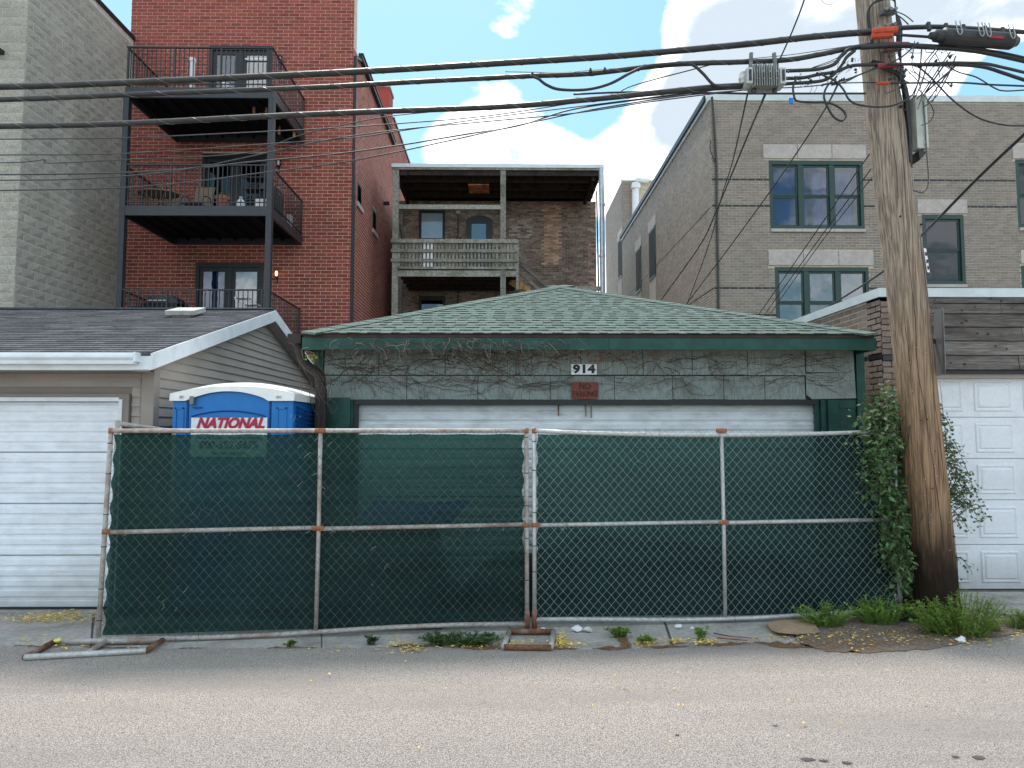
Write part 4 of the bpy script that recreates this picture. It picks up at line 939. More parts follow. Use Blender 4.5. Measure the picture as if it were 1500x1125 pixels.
# rolling door: ribbed sections
mb = MB(); mb.box(DX1, DX1 + .065, LY - .03, LY + .04, 0, DZ1 + .055); mb.box(LXL, DX1, LY - .03, LY + .04, DZ1, DZ1 + .055); mb.build('door_casing', MT['siding_dark'], lg)
mb = MB(); mb.box(DX1 - .035, DX1, LY - .04, LY + .05, 0, DZ1); mb.box(LXL, DX1 - .035, LY - .04, LY + .05, DZ1 - .02, DZ1 + .02); mb.build('door_stop', MT['white_trim'], lg)
def ribbed_door(parent, x0, x1, y, z0, z1, nsec, m, seedd=1):
    dr = MB().box(x0, x1, y + .045, y + .055, z0, z1).build('garage_door', MT[m], parent)
    h = (z1 - z0) / nsec
    for i in range(nsec):
        za = z0 + i * h; nr = 5; rh = h / nr; mb = MB()
        pts = []
        for j in range(nr):
            zb = za + j * rh; dp = .014 if j != 0 else .014
            pts += [(y + .004, zb + .006), (y - .0, zb + .012), (y - .0, zb + rh * .62), (y + .010, zb + rh * .72), (y + .010, zb + rh * .94)]
        pts[0] = (y + .022, za + .002)
        for k in range(len(pts) - 1):
            (ya, z_a), (yb, z_b) = pts[k], pts[k + 1]
            mb.add([(x0, ya, z_a), (x1, ya, z_a), (x1, yb, z_b), (x0, yb, z_b)], [(0, 1, 2, 3)])
        mb.add([(x0, y + .010, pts[-1][1]), (x1, y + .010, pts[-1][1]), (x1, y + .03, za + h - .001), (x0, y + .03, za + h - .001)], [(0, 1, 2, 3)])
        mb.build('door_section', MT[m], dr)
    return dr
dl = ribbed_door(lg, LXL, DX1 - .035, LY + .05, .015, DZ1 - .02, 4, 'white_metal')
MB().box(LXL, DX1, LY + .02, LY + .06, .0, .02).build('door_seal', MT['black_frame'], dl)

# ================================================================ GREEN GARAGE (centre)
XPY[0] = 540; GY, GXL, GXR = 7.6, X_(462, 7.6), X_(1266, 7.6)
gg = thing('green_garage', 'low garage with green hip shingle roof, fluted grey-green shingle siding and number 914', 'garage', ((GXL + GXR) / 2, 11, 0))
EGY = 7.22; EGZ = Z_(489, EGY); gx0, gx1_ = P(441, 489, EGY).x, P(1285, 489, EGY).x
AP = Vector(((gx0 + gx1_) / 2 - .02, 10.6, 0)); AP = P(818, 420, 10.6)
EGB = 2 * AP.y - EGY
MB().box(GXL, GXL + .1, GY + .05, 13.6, 0, EGZ - .2).build('side_wall', MT['green_paint'], gg)
MB().box(GXR - .1, GXR, GY + .05, 13.6, 0, EGZ - .2).build('side_wall', MT['green_paint'], gg)
mb = MB(); a, b, c, d = (gx0, EGY, EGZ), (gx1_, EGY, EGZ), (gx1_, EGB, EGZ), (gx0, EGB, EGZ)
mb.add([a, b, c, d, tuple(AP - Vector((0, 0, .01)))], [(0, 1, 4), (1, 2, 4), (2, 3, 4), (3, 0, 4), (3, 2, 1, 0)]); mb.build('roof_deck', MT['green_shingle_dark'], gg)
rise = AP.z - EGZ; run = AP.y - EGY
up = Vector((0, run, rise)); ul = up.length; up.normalize(); nr = Vector((0, -up.z, up.y)); exg = .1435
r = random.Random(31); rows = int(ul / exg); mb = MB(); ind = 0; protos = {}; cand = []
for i in range(rows + 1):
    f0 = (i * exg) / ul
    xl = gx0 + (AP.x - gx0) * f0; xr_ = gx1_ + (AP.x - gx1_) * f0
    x = xl - r.uniform(0, .1); dark = r.random() < .5
    xr2 = gx1_ + (AP.x - gx1_) * min(1, (i + 1) * exg / ul); xl2 = gx0 + (AP.x - gx0) * min(1, (i + 1) * exg / ul)
    while x < xr_ :
        w = r.uniform(.07, .15) if dark else r.uniform(.08, .15)
        cand.append((i, x, min(x + w, xr_), dark, xl, xr_, xl2, xr2)); x += w; dark = not dark
for (i, xa, xb, dark, xl, xr_, xl2, xr2) in cand:
    if xb - xa < .02: continue
    p = Vector((xa, EGY, EGZ)) + up * (i * exg)
    inside = xa > xl2 + .02 and xb < xr2 - .02
    th = .008 if dark else .0125
    p = p + nr * (.003 + (.0 if dark else .0))
    if inside and ind < 300:
        key = (round(xb - xa, 2), dark)
        if key not in protos:
            m2 = MB(); shingle_box(m2, Vector((0, 0, 0)), Vector((1, 0, 0)), up, nr, key[0] - .002, exg + .012, th); protos[key] = m2.mesh('shingle', [MT['green_shingle'], MT['green_shingle_dark']]); protos[key].polygons[1].material_index = 0 if dark else 1  # thick tabs' butt face coloured dark to draw the shadow line beneath
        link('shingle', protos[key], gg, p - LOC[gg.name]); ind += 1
    else:
        mb.cr = r.random() + .001
        # clip against the hips: trapezoid
        xa0, xb0 = max(xa, xl), min(xb, xr_); xa1, xb1 = max(xa, xl2), min(xb, xr2)
        if xb1 <= xa1: xa1 = xb1 = min(max((xa1 + xb1) / 2, xa0), xb0)
        if xb0 <= xa0: continue
        q0 = Vector((xa0, p.y, p.z)); q1 = Vector((xb0, p.y, p.z)); q2 = Vector((xb1, p.y, p.z)) + up * (exg + .005); q3 = Vector((xa1, p.y, p.z)) + up * (exg + .005)
        v = [q0, q1, q2, q3, q0 + nr * th, q1 + nr * th, q2 + nr * .002, q3 + nr * .002]
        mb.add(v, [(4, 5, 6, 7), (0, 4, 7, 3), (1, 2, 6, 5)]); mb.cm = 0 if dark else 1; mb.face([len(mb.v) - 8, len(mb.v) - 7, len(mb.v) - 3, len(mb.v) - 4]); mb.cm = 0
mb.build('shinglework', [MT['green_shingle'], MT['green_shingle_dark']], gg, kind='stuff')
# hip caps
for (a, sgn) in (((gx0, EGY, EGZ), 1), ((gx1_, EGY, EGZ), -1)):
    a = Vector(a); dv = (AP - a); L0 = dv.length; dv.normalize(); n = int(L0 / .16)
    sideW = dv.cross(Vector((0, 0, 1))).normalized(); 
    nA = nr; 
    for k in range(n + 1):
        mb = MB(); c0 = a + dv * (k * .16) + Vector((0, 0, .020 + R.uniform(0, .004))); c1 = c0 + dv * .20 - Vector((0, 0, .008))
        fl = (Vector((1 * sgn, 0, 0)) - nr * 0) * .15
        # front flap lies on the front slope, other flap on the side slope
        fr = Vector((sgn * .17, 0, 0)) - up * .075; bk = Vector((0, .14, .02))
        v = [c0 + fr, c0, c0 + bk, c1 + fr, c1, c1 + bk]; v = v + [p - Vector((0, 0, .022)) for p in v]
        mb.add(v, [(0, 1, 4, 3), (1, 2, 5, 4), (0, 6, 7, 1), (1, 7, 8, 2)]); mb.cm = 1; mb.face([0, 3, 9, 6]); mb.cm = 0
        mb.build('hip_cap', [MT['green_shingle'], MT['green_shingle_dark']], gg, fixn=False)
MB().box(gx0 + .02, gx1_ - .02, EGY + .02, EGY + .06, EGZ - .035, EGZ - .002).build('drip_edge', MT['drip_edge'], gg)
FX0, FX1 = X_(443, EGY + .06), X_(1283, EGY + .06); FB = Z_(512.5, EGY + .04); xm = X_(893, EGY)
MB().box(FX0, xm - .002, EGY + .03, EGY + .08, FB, EGZ - .036).build('fascia_board', MT['green_paint'], gg)
MB().box(xm + .002, FX1, EGY + .032, EGY + .08, FB + .003, EGZ - .036).build('fascia_board', MT['green_paint'], gg)
MB().box(FX0, FX0 + .05, EGY + .08, EGB - .08, FB, EGZ - .02).build('side_fascia', MT['green_paint'], gg)
MB().box(FX1 - .05, FX1, EGY + .08, EGB - .08, FB, EGZ - .02).build('side_fascia', MT['green_paint'], gg)
MB().box(FX0 + .05, FX1 - .05, EGY + .08, GY + .02, EGZ - .06, EGZ - .04).build('soffit', MT['green_paint'], gg)
# fluted shingle panels (two rows) over green boards
WT = EGZ - .06; z1_, z2_, z3_ = Z_(549, GY), Z_(585, GY), 0
dx0, dx1 = X_(525, GY + .1), X_(1191, GY + .1); DT = Z_(588, GY)
mb = MB(); mb.box(GXL + .0, GXR, GY + .03, GY + .1, DT, WT); mb.build('header_wall', MT['green_paint'], gg)
MB().box(GXL, dx0 - .04, GY + .03, GY + .1, 0, DT).build('front_wall', MT['green_paint'], gg); MB().box(dx1 + .04, GXR, GY + .03, GY + .1, 0, DT).build('front_wall', MT['green_paint'], gg)
MB().box(X_(475, GY), X_(1252, GY), GY + .024, GY + .029, z2_, WT).build('seam_shade_backing', MT['black_frame'], gg)  # black sheet added behind the panels so open seams read as shadow lines
r = random.Random(5)
def fluted(x0, x1, za, zb, y):
    mb = MB(); n = max(2, int((x1 - x0) / .012)); ztop, zbot = zb, za; vb = len(mb.v)
    for k in range(n + 1):
        x = x0 + (x1 - x0) * k / n; dy = -.002 * (k % 2); jz = r.uniform(-.002, .002)
        mb.v += [(x, y - .012 + dy, zbot + jz), (x, y - .004 + dy, ztop), (x, y + .004, zbot + jz)]
    for k in range(n):
        b_ = vb + k * 3; mb.face([b_, b_ + 3, b_ + 4, b_ + 1]); mb.face([b_ + 2, b_ + 5, b_ + 3, b_])
    mb.build('siding_shingle', MT['fluted_panel'], gg)
for row, (za, zb, y) in enumerate(((z1_, WT, GY + .004), (z2_, z1_ - .012, GY + .016))):
    cuts = [475, 555, 652, 756, 850, 942, 1014, 1095, 1179.5] if row == 0 else [475, 596, 700, 806, 900, 985, 1060, 1120, 1179]
    for a, b in zip(cuts[:-1], cuts[1:]): fluted(X_(a, GY) + .0035, X_(b, GY) - .0035, za + r.uniform(-.003, .003), zb, y)
fluted(X_(1181, GY), X_(1251, GY), Z_(545, GY), WT, GY + .010)
mb = MB(); xx0, xx1 = X_(1180, GY), X_(1252.5, GY); mb.prism([(xx0, GY - .004, Z_(547, GY)), (xx0, GY - .004, Z_(578, GY)), (xx0 + .06, GY - .004, Z_(584.5, GY)), (xx1, GY - .004, Z_(583, GY)), (xx1 - .01, GY - .004, Z_(545, GY))], (0, .008, 0)); mb.build('siding_shingle', MT['fluted_panel'], gg, fixn=True)
MB().box(GXL, X_(474, GY), GY - .01, GY + .03, 0, WT).build('corner_board', MT['green_paint'], gg)
MB().box(X_(1254, GY), GXR, GY - .01, GY + .03, 0, WT).build('corner_board', MT['green_paint'], gg)
MB().box(X_(480, GY), X_(514, GY), GY + .0, GY + .03, 0, z2_ + .02).build('jamb_board', MT['green_paint'], gg)
MB().box(X_(516, GY), X_(524, GY), GY + .05, GY + .1, 0, DT).build('door_jamb', MT['black_frame'], gg)
for a, b, yy in ((1193, 1199, .02), (1201, 1207, .0), (1211, 1227, -.005), (1228, 1252, .012)):
    MB().box(X_(a, GY), X_(b, GY), GY + yy, GY + yy + .03, 0, z2_ - .002).build('jamb_board', MT['green_paint'], gg)
MB().box(X_(1228, GY), X_(1252.5, GY), GY + .004, GY + .012, Z_(598, GY), Z_(587, GY)).build('trim_block', MT['green_paint'], gg)
MB().box(dx0, dx1, GY + .0, GY + .09, DT - .035, DT + .02).build('door_header', MT['black_frame'], gg)
gd = ribbed_door(gg, dx0, dx1, GY + .12, .02, DT - .0, 4, 'green_door_white', 4)
for (px, py) in ((858, 601), (866, 603), (818, 600)):
    c = P(px, py, GY + .10); MB().bar(c + Vector((0, 0, .06)), c - Vector((0, 0, .07)), .012).build('door_hook', MT['rusty'], gd)
# brown downspout with flexible elbow at the left corner
dp = thing('brown_downspout', 'dark brown downspout with flexible ribbed elbow between the two left garages', 'downspout', (GXL, GY - .1, 0))
pts = curve([P(436, 500, 7.35), P(441, 522, 7.35), P(450, 535, 7.4), P(463, 545, 7.42), P(470, 556, 7.42), P(471, 575, 7.42)], 7)
mb = MB(); mb.tube(pts, [.048 + (.006 if k % 2 else 0) for k in range(len(pts))], 12); mb.build('elbow', MT['brown_pipe'], dp)
c = P(470.5, 600, 7.42); MB().box(c.x - .055, c.x + .055, 7.37, 7.45, .15, P(471, 570, 7.42).z).build('pipe', MT['brown_pipe'], dp, bevel=.008)
MB().obox(P(434, 497, 7.33), (.07, 0, 0), (0, .08, 0), (0, 0, .05)).build('outlet_box', MT['brown_pipe'], dp)
# number plate and old sign
nz_, ny = P(855.5, 541, GY - .02), GY - .012
t = thing('number_plate', 'small white number plate reading 914 above the garage door', 'sign', (nz_.x, ny, nz_.z))
MB().box(nz_.x - .143, nz_.x + .143, ny - .004, ny, nz_.z - .058, nz_.z + .058).build('plate', MT['sign_white'], t)
text('914', MT['letter_black'], t, (nz_.x, ny - .0055, nz_.z), .125, offset=.0065, sx=1.22, spacing=1.1)
nq = P(856.5, 572, GY - .02); t = thing('no_parking_sign', 'rusty red NO PARKING sign under the house number', 'sign', (nq.x, ny, nq.z))
mb = MB(); w, h, rr = .15, .095, .02; v = []
for cxx, czz, a0 in ((w - rr, h - rr, 0), (-w + rr, h - rr, 90), (-w + rr, -h + rr, 180), (w - rr, -h + rr, 270)):
    for k in range(5): a = rad(a0 + k * 22.5); v.append((nq.x + cxx + rr * math.cos(a), ny - .004, nq.z + czz + rr * math.sin(a)))
mb.prism(v, (0, .004, 0)); mb.build('plate', MT['sign_rust'], t, fixn=True)
text('NO', MT['letter_brown'], t, (nq.x + .002, ny - .0055, nq.z + .043), .092, offset=.0015, sx=.9)
text('PARKING', MT['letter_brown'], t, (nq.x, ny - .0055, nq.z - .042), .088, offset=.0012, sx=.74)

# ================================================================ RIGHT GARAGE (brick side, weathered boards, white panel door)
XPY[0] = 430; KY = 7.86; KX = X_(1289, KY); KT = Z_(421, KY); KTb = Z_(434, KY)
kg = thing('flat_roof_garage', 'flat-roofed brick garage with weathered grey boards over a white panelled door, at the right', 'garage', (KX + 3, 10, 0))
MB().box(KX, KX + .3, KY, 14, 0, KTb).build('side_wall', MT['tan_mortar'], kg)
MB().box(KX, X_(1367, KY), KY, KY + .3, 0, KTb).build('pier', MT['tan_mortar'], kg)
gb = int((Z_(522, KY) - .9) / .0705)
brickwork(kg, Vector((KX, KY, .9)), 'y', 5.5, .9, KTb, .0705, .2095, .013, .003, [MT['garage_brick'], MT['black_brick']], dark=lambda i, u, z: 1 if i == gb else 0, nind=200, seed=41, vis=lambda u, z: z > 1.7 and u < 2.2, irregular=.0015, reverse=True)
brickwork(kg, Vector((KX, KY, .1)), 'x', X_(1367, KY) - KX, .1, KTb, .0705, .2095, .010, .006, [MT['garage_brick'], MT['black_brick']], dark=lambda i, u, z: 1 if abs(i - gb - 11) < 1 and z > 2 else 0, nind=60, seed=42, vis=lambda u, z: z > 1.9 and u < .2, irregular=.0015)
MB().box(KX - .03, KX + 7, KY - .03, KY + .3, KTb, KT).build('coping', MT['coping'], kg)
MB().box(KX - .03, KX + .3, KY + .3, 14, KTb, KT).build('coping', MT['coping'], kg)
MB().box(KX + .3, KX + 7, KY + .3, 14, KTb - .1, KTb - .02).build('roof', MT['grey_shingle'], kg)
bx0 = X_(1352, KY)
MB().box(bx0, bx0 + 6.5, KY + .02, KY + .2, Z_(546, KY), KTb).build('board_backing', MT['black_frame'], kg)
yy_ = [434, 443.5, 459, 478.5, 499, 520, 541.5]
for k in range(len(yy_) - 1):
    za, zb = Z_(yy_[k + 1], KY), Z_(yy_[k], KY); cuts = [bx0, bx0 + R.uniform(.9, 1.5), bx0 + 6.4] if k % 2 else [bx0, bx0 + 6.4]
    for a, b in zip(cuts[:-1], cuts[1:]):
        mb = MB(); pt = KY - .03 + R.uniform(-.003, .003)
        nseg = 24; vb = 0
        for j in range(nseg + 1):
            x = a + .003 + (b - a - .006) * j / nseg; wv = .003 * math.sin(j * .9 + k)
            mb.v += [(x, pt + wv, za + .007 + .002 * math.sin(j * 1.7)), (x, pt + .022 + wv, zb), (x, pt + .026 + wv, za + .007), (x, pt + .05, zb)]
        for j in range(nseg):
            q0 = j * 4; mb.face([q0, q0 + 4, q0 + 5, q0 + 1]); mb.face([q0 + 2, q0 + 6, q0 + 4, q0]); mb.face([q0 + 1, q0 + 5, q0 + 7, q0 + 3])
        mb.add([mb.v[0], mb.v[1], mb.v[3], mb.v[2]], [(0, 1, 2, 3)])
        bd = mb.build('weathered_board', MT['grey_wood'], kg)
        km = MB()
        for q_ in range(3):
            x = a + R.uniform(.1, 1.0); z = (za + zb) / 2 + R.uniform(-.03, .03); rr = R.uniform(.008, .017)
            y_ = pt + .022 * (z - za) / (zb - za) - .0045
            km.add([(x + rr * 1.3 * math.cos(t_ * .785), y_, z + rr * math.sin(t_ * .785)) for t_ in range(8)], [tuple(range(8))])
        km.build('knot', MT['letter_brown'], bd)
MB().box(bx0, bx0 + 6.4, KY + .0, KY + .06, Z_(547, KY), Z_(542, KY)).build('drip_board', MT['black_frame'], kg)
MB().box(bx0, bx0 + 6.4, KY + .03, KY + .2, Z_(553, KY), Z_(547, KY)).build('door_head', MT['siding_post'], kg)
# raised-panel sectional door
XPY[0] = 680; DK = KY + .12; dz1 = Z_(553, KY); x0 = P(1367, 600, KY).x; nsec = 5
# section joints measured
joints = [Z_(868, DK), Z_(799, DK), Z_(733, DK), Z_(672, DK), Z_(611, DK), Z_(551, DK)]
gd2 = MB().box(x0, x0 + 5.2, DK + .03, DK + .05, .0, dz1).build('garage_door', MT['white_panel'], kg)
px0 = X_(1434, DK); pw = X_(1483, DK) - px0; pitch = pw + .19
for k in range(5):
    za, zb = joints[k] + (.02 if k == 0 else 0), joints[k + 1]; h = zb - za
    mb = MB(); mb.box(x0, x0 + 5.2, DK, DK + .028, za + .004, zb - .004)
    sc = mb.build('door_section', MT['white_panel'], gd2, bevel=0)
    for j in range(-1, 8):
        a = px0 + pitch * j; b = a + pw
        if b < x0 + .05: continue
        if a < x0 + .02: a = x0 + .02
        mb = MB(); c_, d_ = za + h * .20, zb - h * .20; s_ = .03
        def fr(off, y): return [(a - off, y, c_ - off), (b + off, y, c_ - off), (b + off, y, d_ + off), (a - off, y, d_ + off)]
        v = fr(.028, DK - .001) + fr(.018, DK - .013) + fr(.004, DK - .013) + fr(-.012, DK - .003) + fr(-.030, DK - .016)
        fs = []
        for l in range(4):
            for q_ in range(4): fs.append((l * 4 + q_, l * 4 + (q_ + 1) % 4, (l + 1) * 4 + (q_ + 1) % 4, (l + 1) * 4 + q_))
        fs.append((16, 17, 18, 19)); mb.add(v, fs); mb.build('raised_panel', MT['white_panel'], gd2)
MB().box(x0, x0 + 5.2, DK - .005, DK + .03, .0, joints[0] + .012).build('door_seal', MT['black_frame'], gd2)
# ================================================================ PORTABLE TOILET
XPY[0] = 600; py0, py1 = 6.9, 8.08; tx0, tx1 = X_(254, py0), X_(430, py0)
pt = thing('portable_toilet', 'blue portable toilet with white domed roof behind the windscreen fence', 'portable toilet', ((tx0 + tx1) / 2, (py0 + py1) / 2, 0))
zb = Z_(587, py0); zr = Z_(577, py0)
mb = MB(); mb.box(tx0 + .02, tx1 - .02, py0 + .02, py1, .08, zb + .02); mb.build('body', MT['plastic_blue'], pt, bevel=.02)
MB().box(tx0 - .02, tx1 + .02, py0 - .03, py1 + .02, 0, .1).build('base_skid', MT['cover_black'], pt)
d0, d1 = X_(278, py0), X_(395, py0)
for (a, b) in ((tx0, d0 - .02), (d1 + .02, tx1)):
    mb = MB(); mb.box(a, b, py0 - .02, py0 + .03, .1, zb); mb.build('corner_column', MT['plastic_blue'], pt, bevel=.012)
    m2 = MB(); xm_ = (a + b) / 2; w = .045 if a < d0 else .05
    m2.box(xm_ - w, xm_ - w + .015, py0 - .03, py0 - .018, .3, zb - .07); m2.box(xm_ - w, xm_ + w, py0 - .03, py0 - .018, zb - .085, zb - .07); m2.box(xm_ + w - .015, xm_ + w, py0 - .03, py0 - .018, .3, zb - .07)
    m2.build('column_rib', MT['plastic_blue'], pt)
# arched door
n = 14; apz = Z_(574.5, py0)
def arch(x, base, top): u = 2 * (x - d0) / (d1 - d0) - 1; return base + (top - base) * (1 - u * u)
mb = MB(); v = [(d0, py0 - .015, .12)] + [(d0 + (d1 - d0) * k / n, py0 - .015, arch(d0 + (d1 - d0) * k / n, zb - .0, apz)) for k in range(n + 1)] + [(d1, py0 - .015, .12)]
mb.prism(v[::-1], (0, .05, 0)); pd = mb.build('door', MT['plastic_blue'], pt, fixn=True)
mb = MB(); pts = [(d0 + .03 + (d1 - d0 - .06) * k / n, py0 - .02, arch(d0 + (d1 - d0) * k / n, Z_(610, py0), Z_(602, py0))) for k in range(n + 1)]; mb.tube(pts, .008, 6); mb.build('door_bead', MT['plastic_blue_dark'], pd)
for x in (d0 - .01, d1 + .01): MB().box(x - .006, x + .006, py0 - .021, py0 - .005, .12, zb + .0).build('door_gap', MT['plastic_blue_dark'], pt)
c = P(281.5, 587, py0 - .04); MB().box(c.x - .022, c.x + .022, py0 - .06, py0 - .02, c.z - .04, c.z + .045).build('latch', MT['sign_back'], pt, bevel=.006)
MB().box(c.x, c.x + .09, py0 - .03, py0 - .02, c.z - .075, c.z - .06).build('latch_bar', MT['plastic_blue_dark'], pt)
# domed roof: arc across and front to back
mb = MB(); nx, ny_ = 24, 8; ztop = Z_(559.5, py0 + .2)
def rtop(u, v): # u -1..1 across, v 0..1 depth
    s_ = max(0, 1 - abs(u) ** 2.3); e_ = 1 - (2 * v - 1) ** 4
    return zr + (ztop - zr) * (s_ * (.55 + .45 * e_)) 
ox0, ox1, oy0, oy1 = tx0 - .02, tx1 + .02, py0 - .04, py1 + .03
for j in range(ny_ + 1):
    for i in range(nx + 1):
        u, v_ = 2 * i / nx - 1, j / ny_; mb.v.append((ox0 + (ox1 - ox0) * i / nx, oy0 + (oy1 - oy0) * j / ny_, rtop(u, v_)))
for j in range(ny_):
    for i in range(nx): q_ = j * (nx + 1) + i; mb.face([q_, q_ + 1, q_ + nx + 2, q_ + nx + 1])
# front edge band following the arch over the door
b_ = len(mb.v)
for i in range(nx + 1):
    x = ox0 + (ox1 - ox0) * i / nx; lo = max(zb - .004, arch(x, zb, apz) + .006) if d0 < x < d1 else zb - .004
    mb.v += [(x, oy0, rtop(2 * i / nx - 1, 0)), (x, oy0 - .01, lo), (x, oy0 + .08, lo)]
for i in range(nx): q_ = b_ + i * 3; mb.face([q_ + 1, q_ + 4, q_ + 3, q_]); mb.face([q_ + 2, q_ + 5, q_ + 4, q_ + 1])
for x, s_ in ((ox0, 0), (ox1, nx)):
    b_ = len(mb.v)
    for j in range(ny_ + 1): y = oy0 + (oy1 - oy0) * j / ny_; mb.v += [(x, y, mb.v[j * (nx + 1) + s_][2]), (x, y, zb - .004)]
    for j in range(ny_): q_ = b_ + j * 2; mb.face([q_, q_ + 1, q_ + 3, q_ + 2] if s_ else [q_ + 2, q_ + 3, q_ + 1, q_])
mb.build('roof', MT['plastic_white'], pt, smooth=False)
for px in (264, 267, 406, 410): MB().lathe([(.008, 0), (.01, .02), (.004, .025)], P(px, 583, py0 - .055), 7).build('rivet', MT['galv'], pt)
# side vents
for k in range(7):
    z = zb - .06 - k * .045; mb = MB(); mb.tube(curve([(tx1 + .0, py0 + .12, z), (tx1 + .022, py0 + .35, z - .03), (tx1 + .022, py0 + .75, z - .03), (tx1, py0 + 1.0, z)], 5), .010, 5); mb.build('side_louvre', MT['plastic_blue_dark'], pt)
sx0, sx1, sz1, sz0 = X_(283, py0), X_(393.5, py0), Z_(612, py0), Z_(669, py0)
sg = MB().box(sx0, sx1, py0 - .034, py0 - .028, sz0, sz1).build('sign_panel', MT['sign_white'], pt)
cx_ = (sx0 + sx1) / 2
text('NATIONAL', MT['sign_red'], sg, (cx_ + .01, py0 - .036, Z_(620.5, py0)), .142, offset=.0075, shear=.32, sx=.93, name='lettering')
text('Portable Toilets \u2022 Temporary Fencing', MT['letter_blue'], sg, (cx_, py0 - .036, Z_(641, py0)), .055, sx=.78)
text('800-352-5675', MT['letter_blue'], sg, (cx_, py0 - .036, Z_(652, py0)), .105, offset=.003, sx=.98)
text('rentnational.com', MT['letter_blue'], sg, (cx_, py0 - .036, Z_(663, py0)), .055, sx=.9)

# ================================================================ FENCE PANELS
FT = 1.832
def zigs(mb, A, B, zb_, zt_, off, r, seed, y_amp=.0, broken=0):
    """woven wire: diagonals both ways between end points A, B (xy)"""
    rr = random.Random(seed); A, B = Vector((*A, 0)), Vector((*B, 0)); L_ = (B - A).length; d = (B - A) / L_; nrm = Vector((d.y, -d.x, 0))
    p = .083; nc = int(L_ / p); nrw = int((zt_ - zb_) / (p * 1.1)); pw, ph = L_ / nc, (zt_ - zb_) / nrw
    dis = {}
    hot = [(rr.uniform(.1, .9) * L_, zb_ + rr.uniform(.15, .85) * (zt_ - zb_), rr.uniform(.1, .25)) for _ in range(broken)]
    def node(i, j):      # half-pitch lattice
        if (i, j) not in dis:
            u, z = i * pw / 2, zb_ + j * ph / 2; k = .0015
            for hu, hz_, hr in hot:
                dd_ = math.hypot(u - hu, z - hz_)
                if dd_ < hr: k = .017 * (1 - dd_ / hr) + .002
            dis[(i, j)] = A + d * (u + rr.gauss(0, k)) + Vector((0, 0, z + rr.gauss(0, k))) + nrm * (off + .006 * math.sin(u * 1.7 + z * 2))
        return dis[(i, j)]
    for dirn in (1, -1):
        for s0 in range(-2 * nrw, 2 * nc + 2 * nrw + 1, 2):
            run_ = []
            for j in range(0, 2 * nrw + 1):
                i = s0 + dirn * j
                if 0 <= i <= 2 * nc: run_.append(node(i, j) + nrm * (.0022 * (1 if (j % 2) ^ (dirn > 0) else -1)))
                elif run_: break
            if len(run_) > 1: mb.tube(run_, r, 4, cap=False)
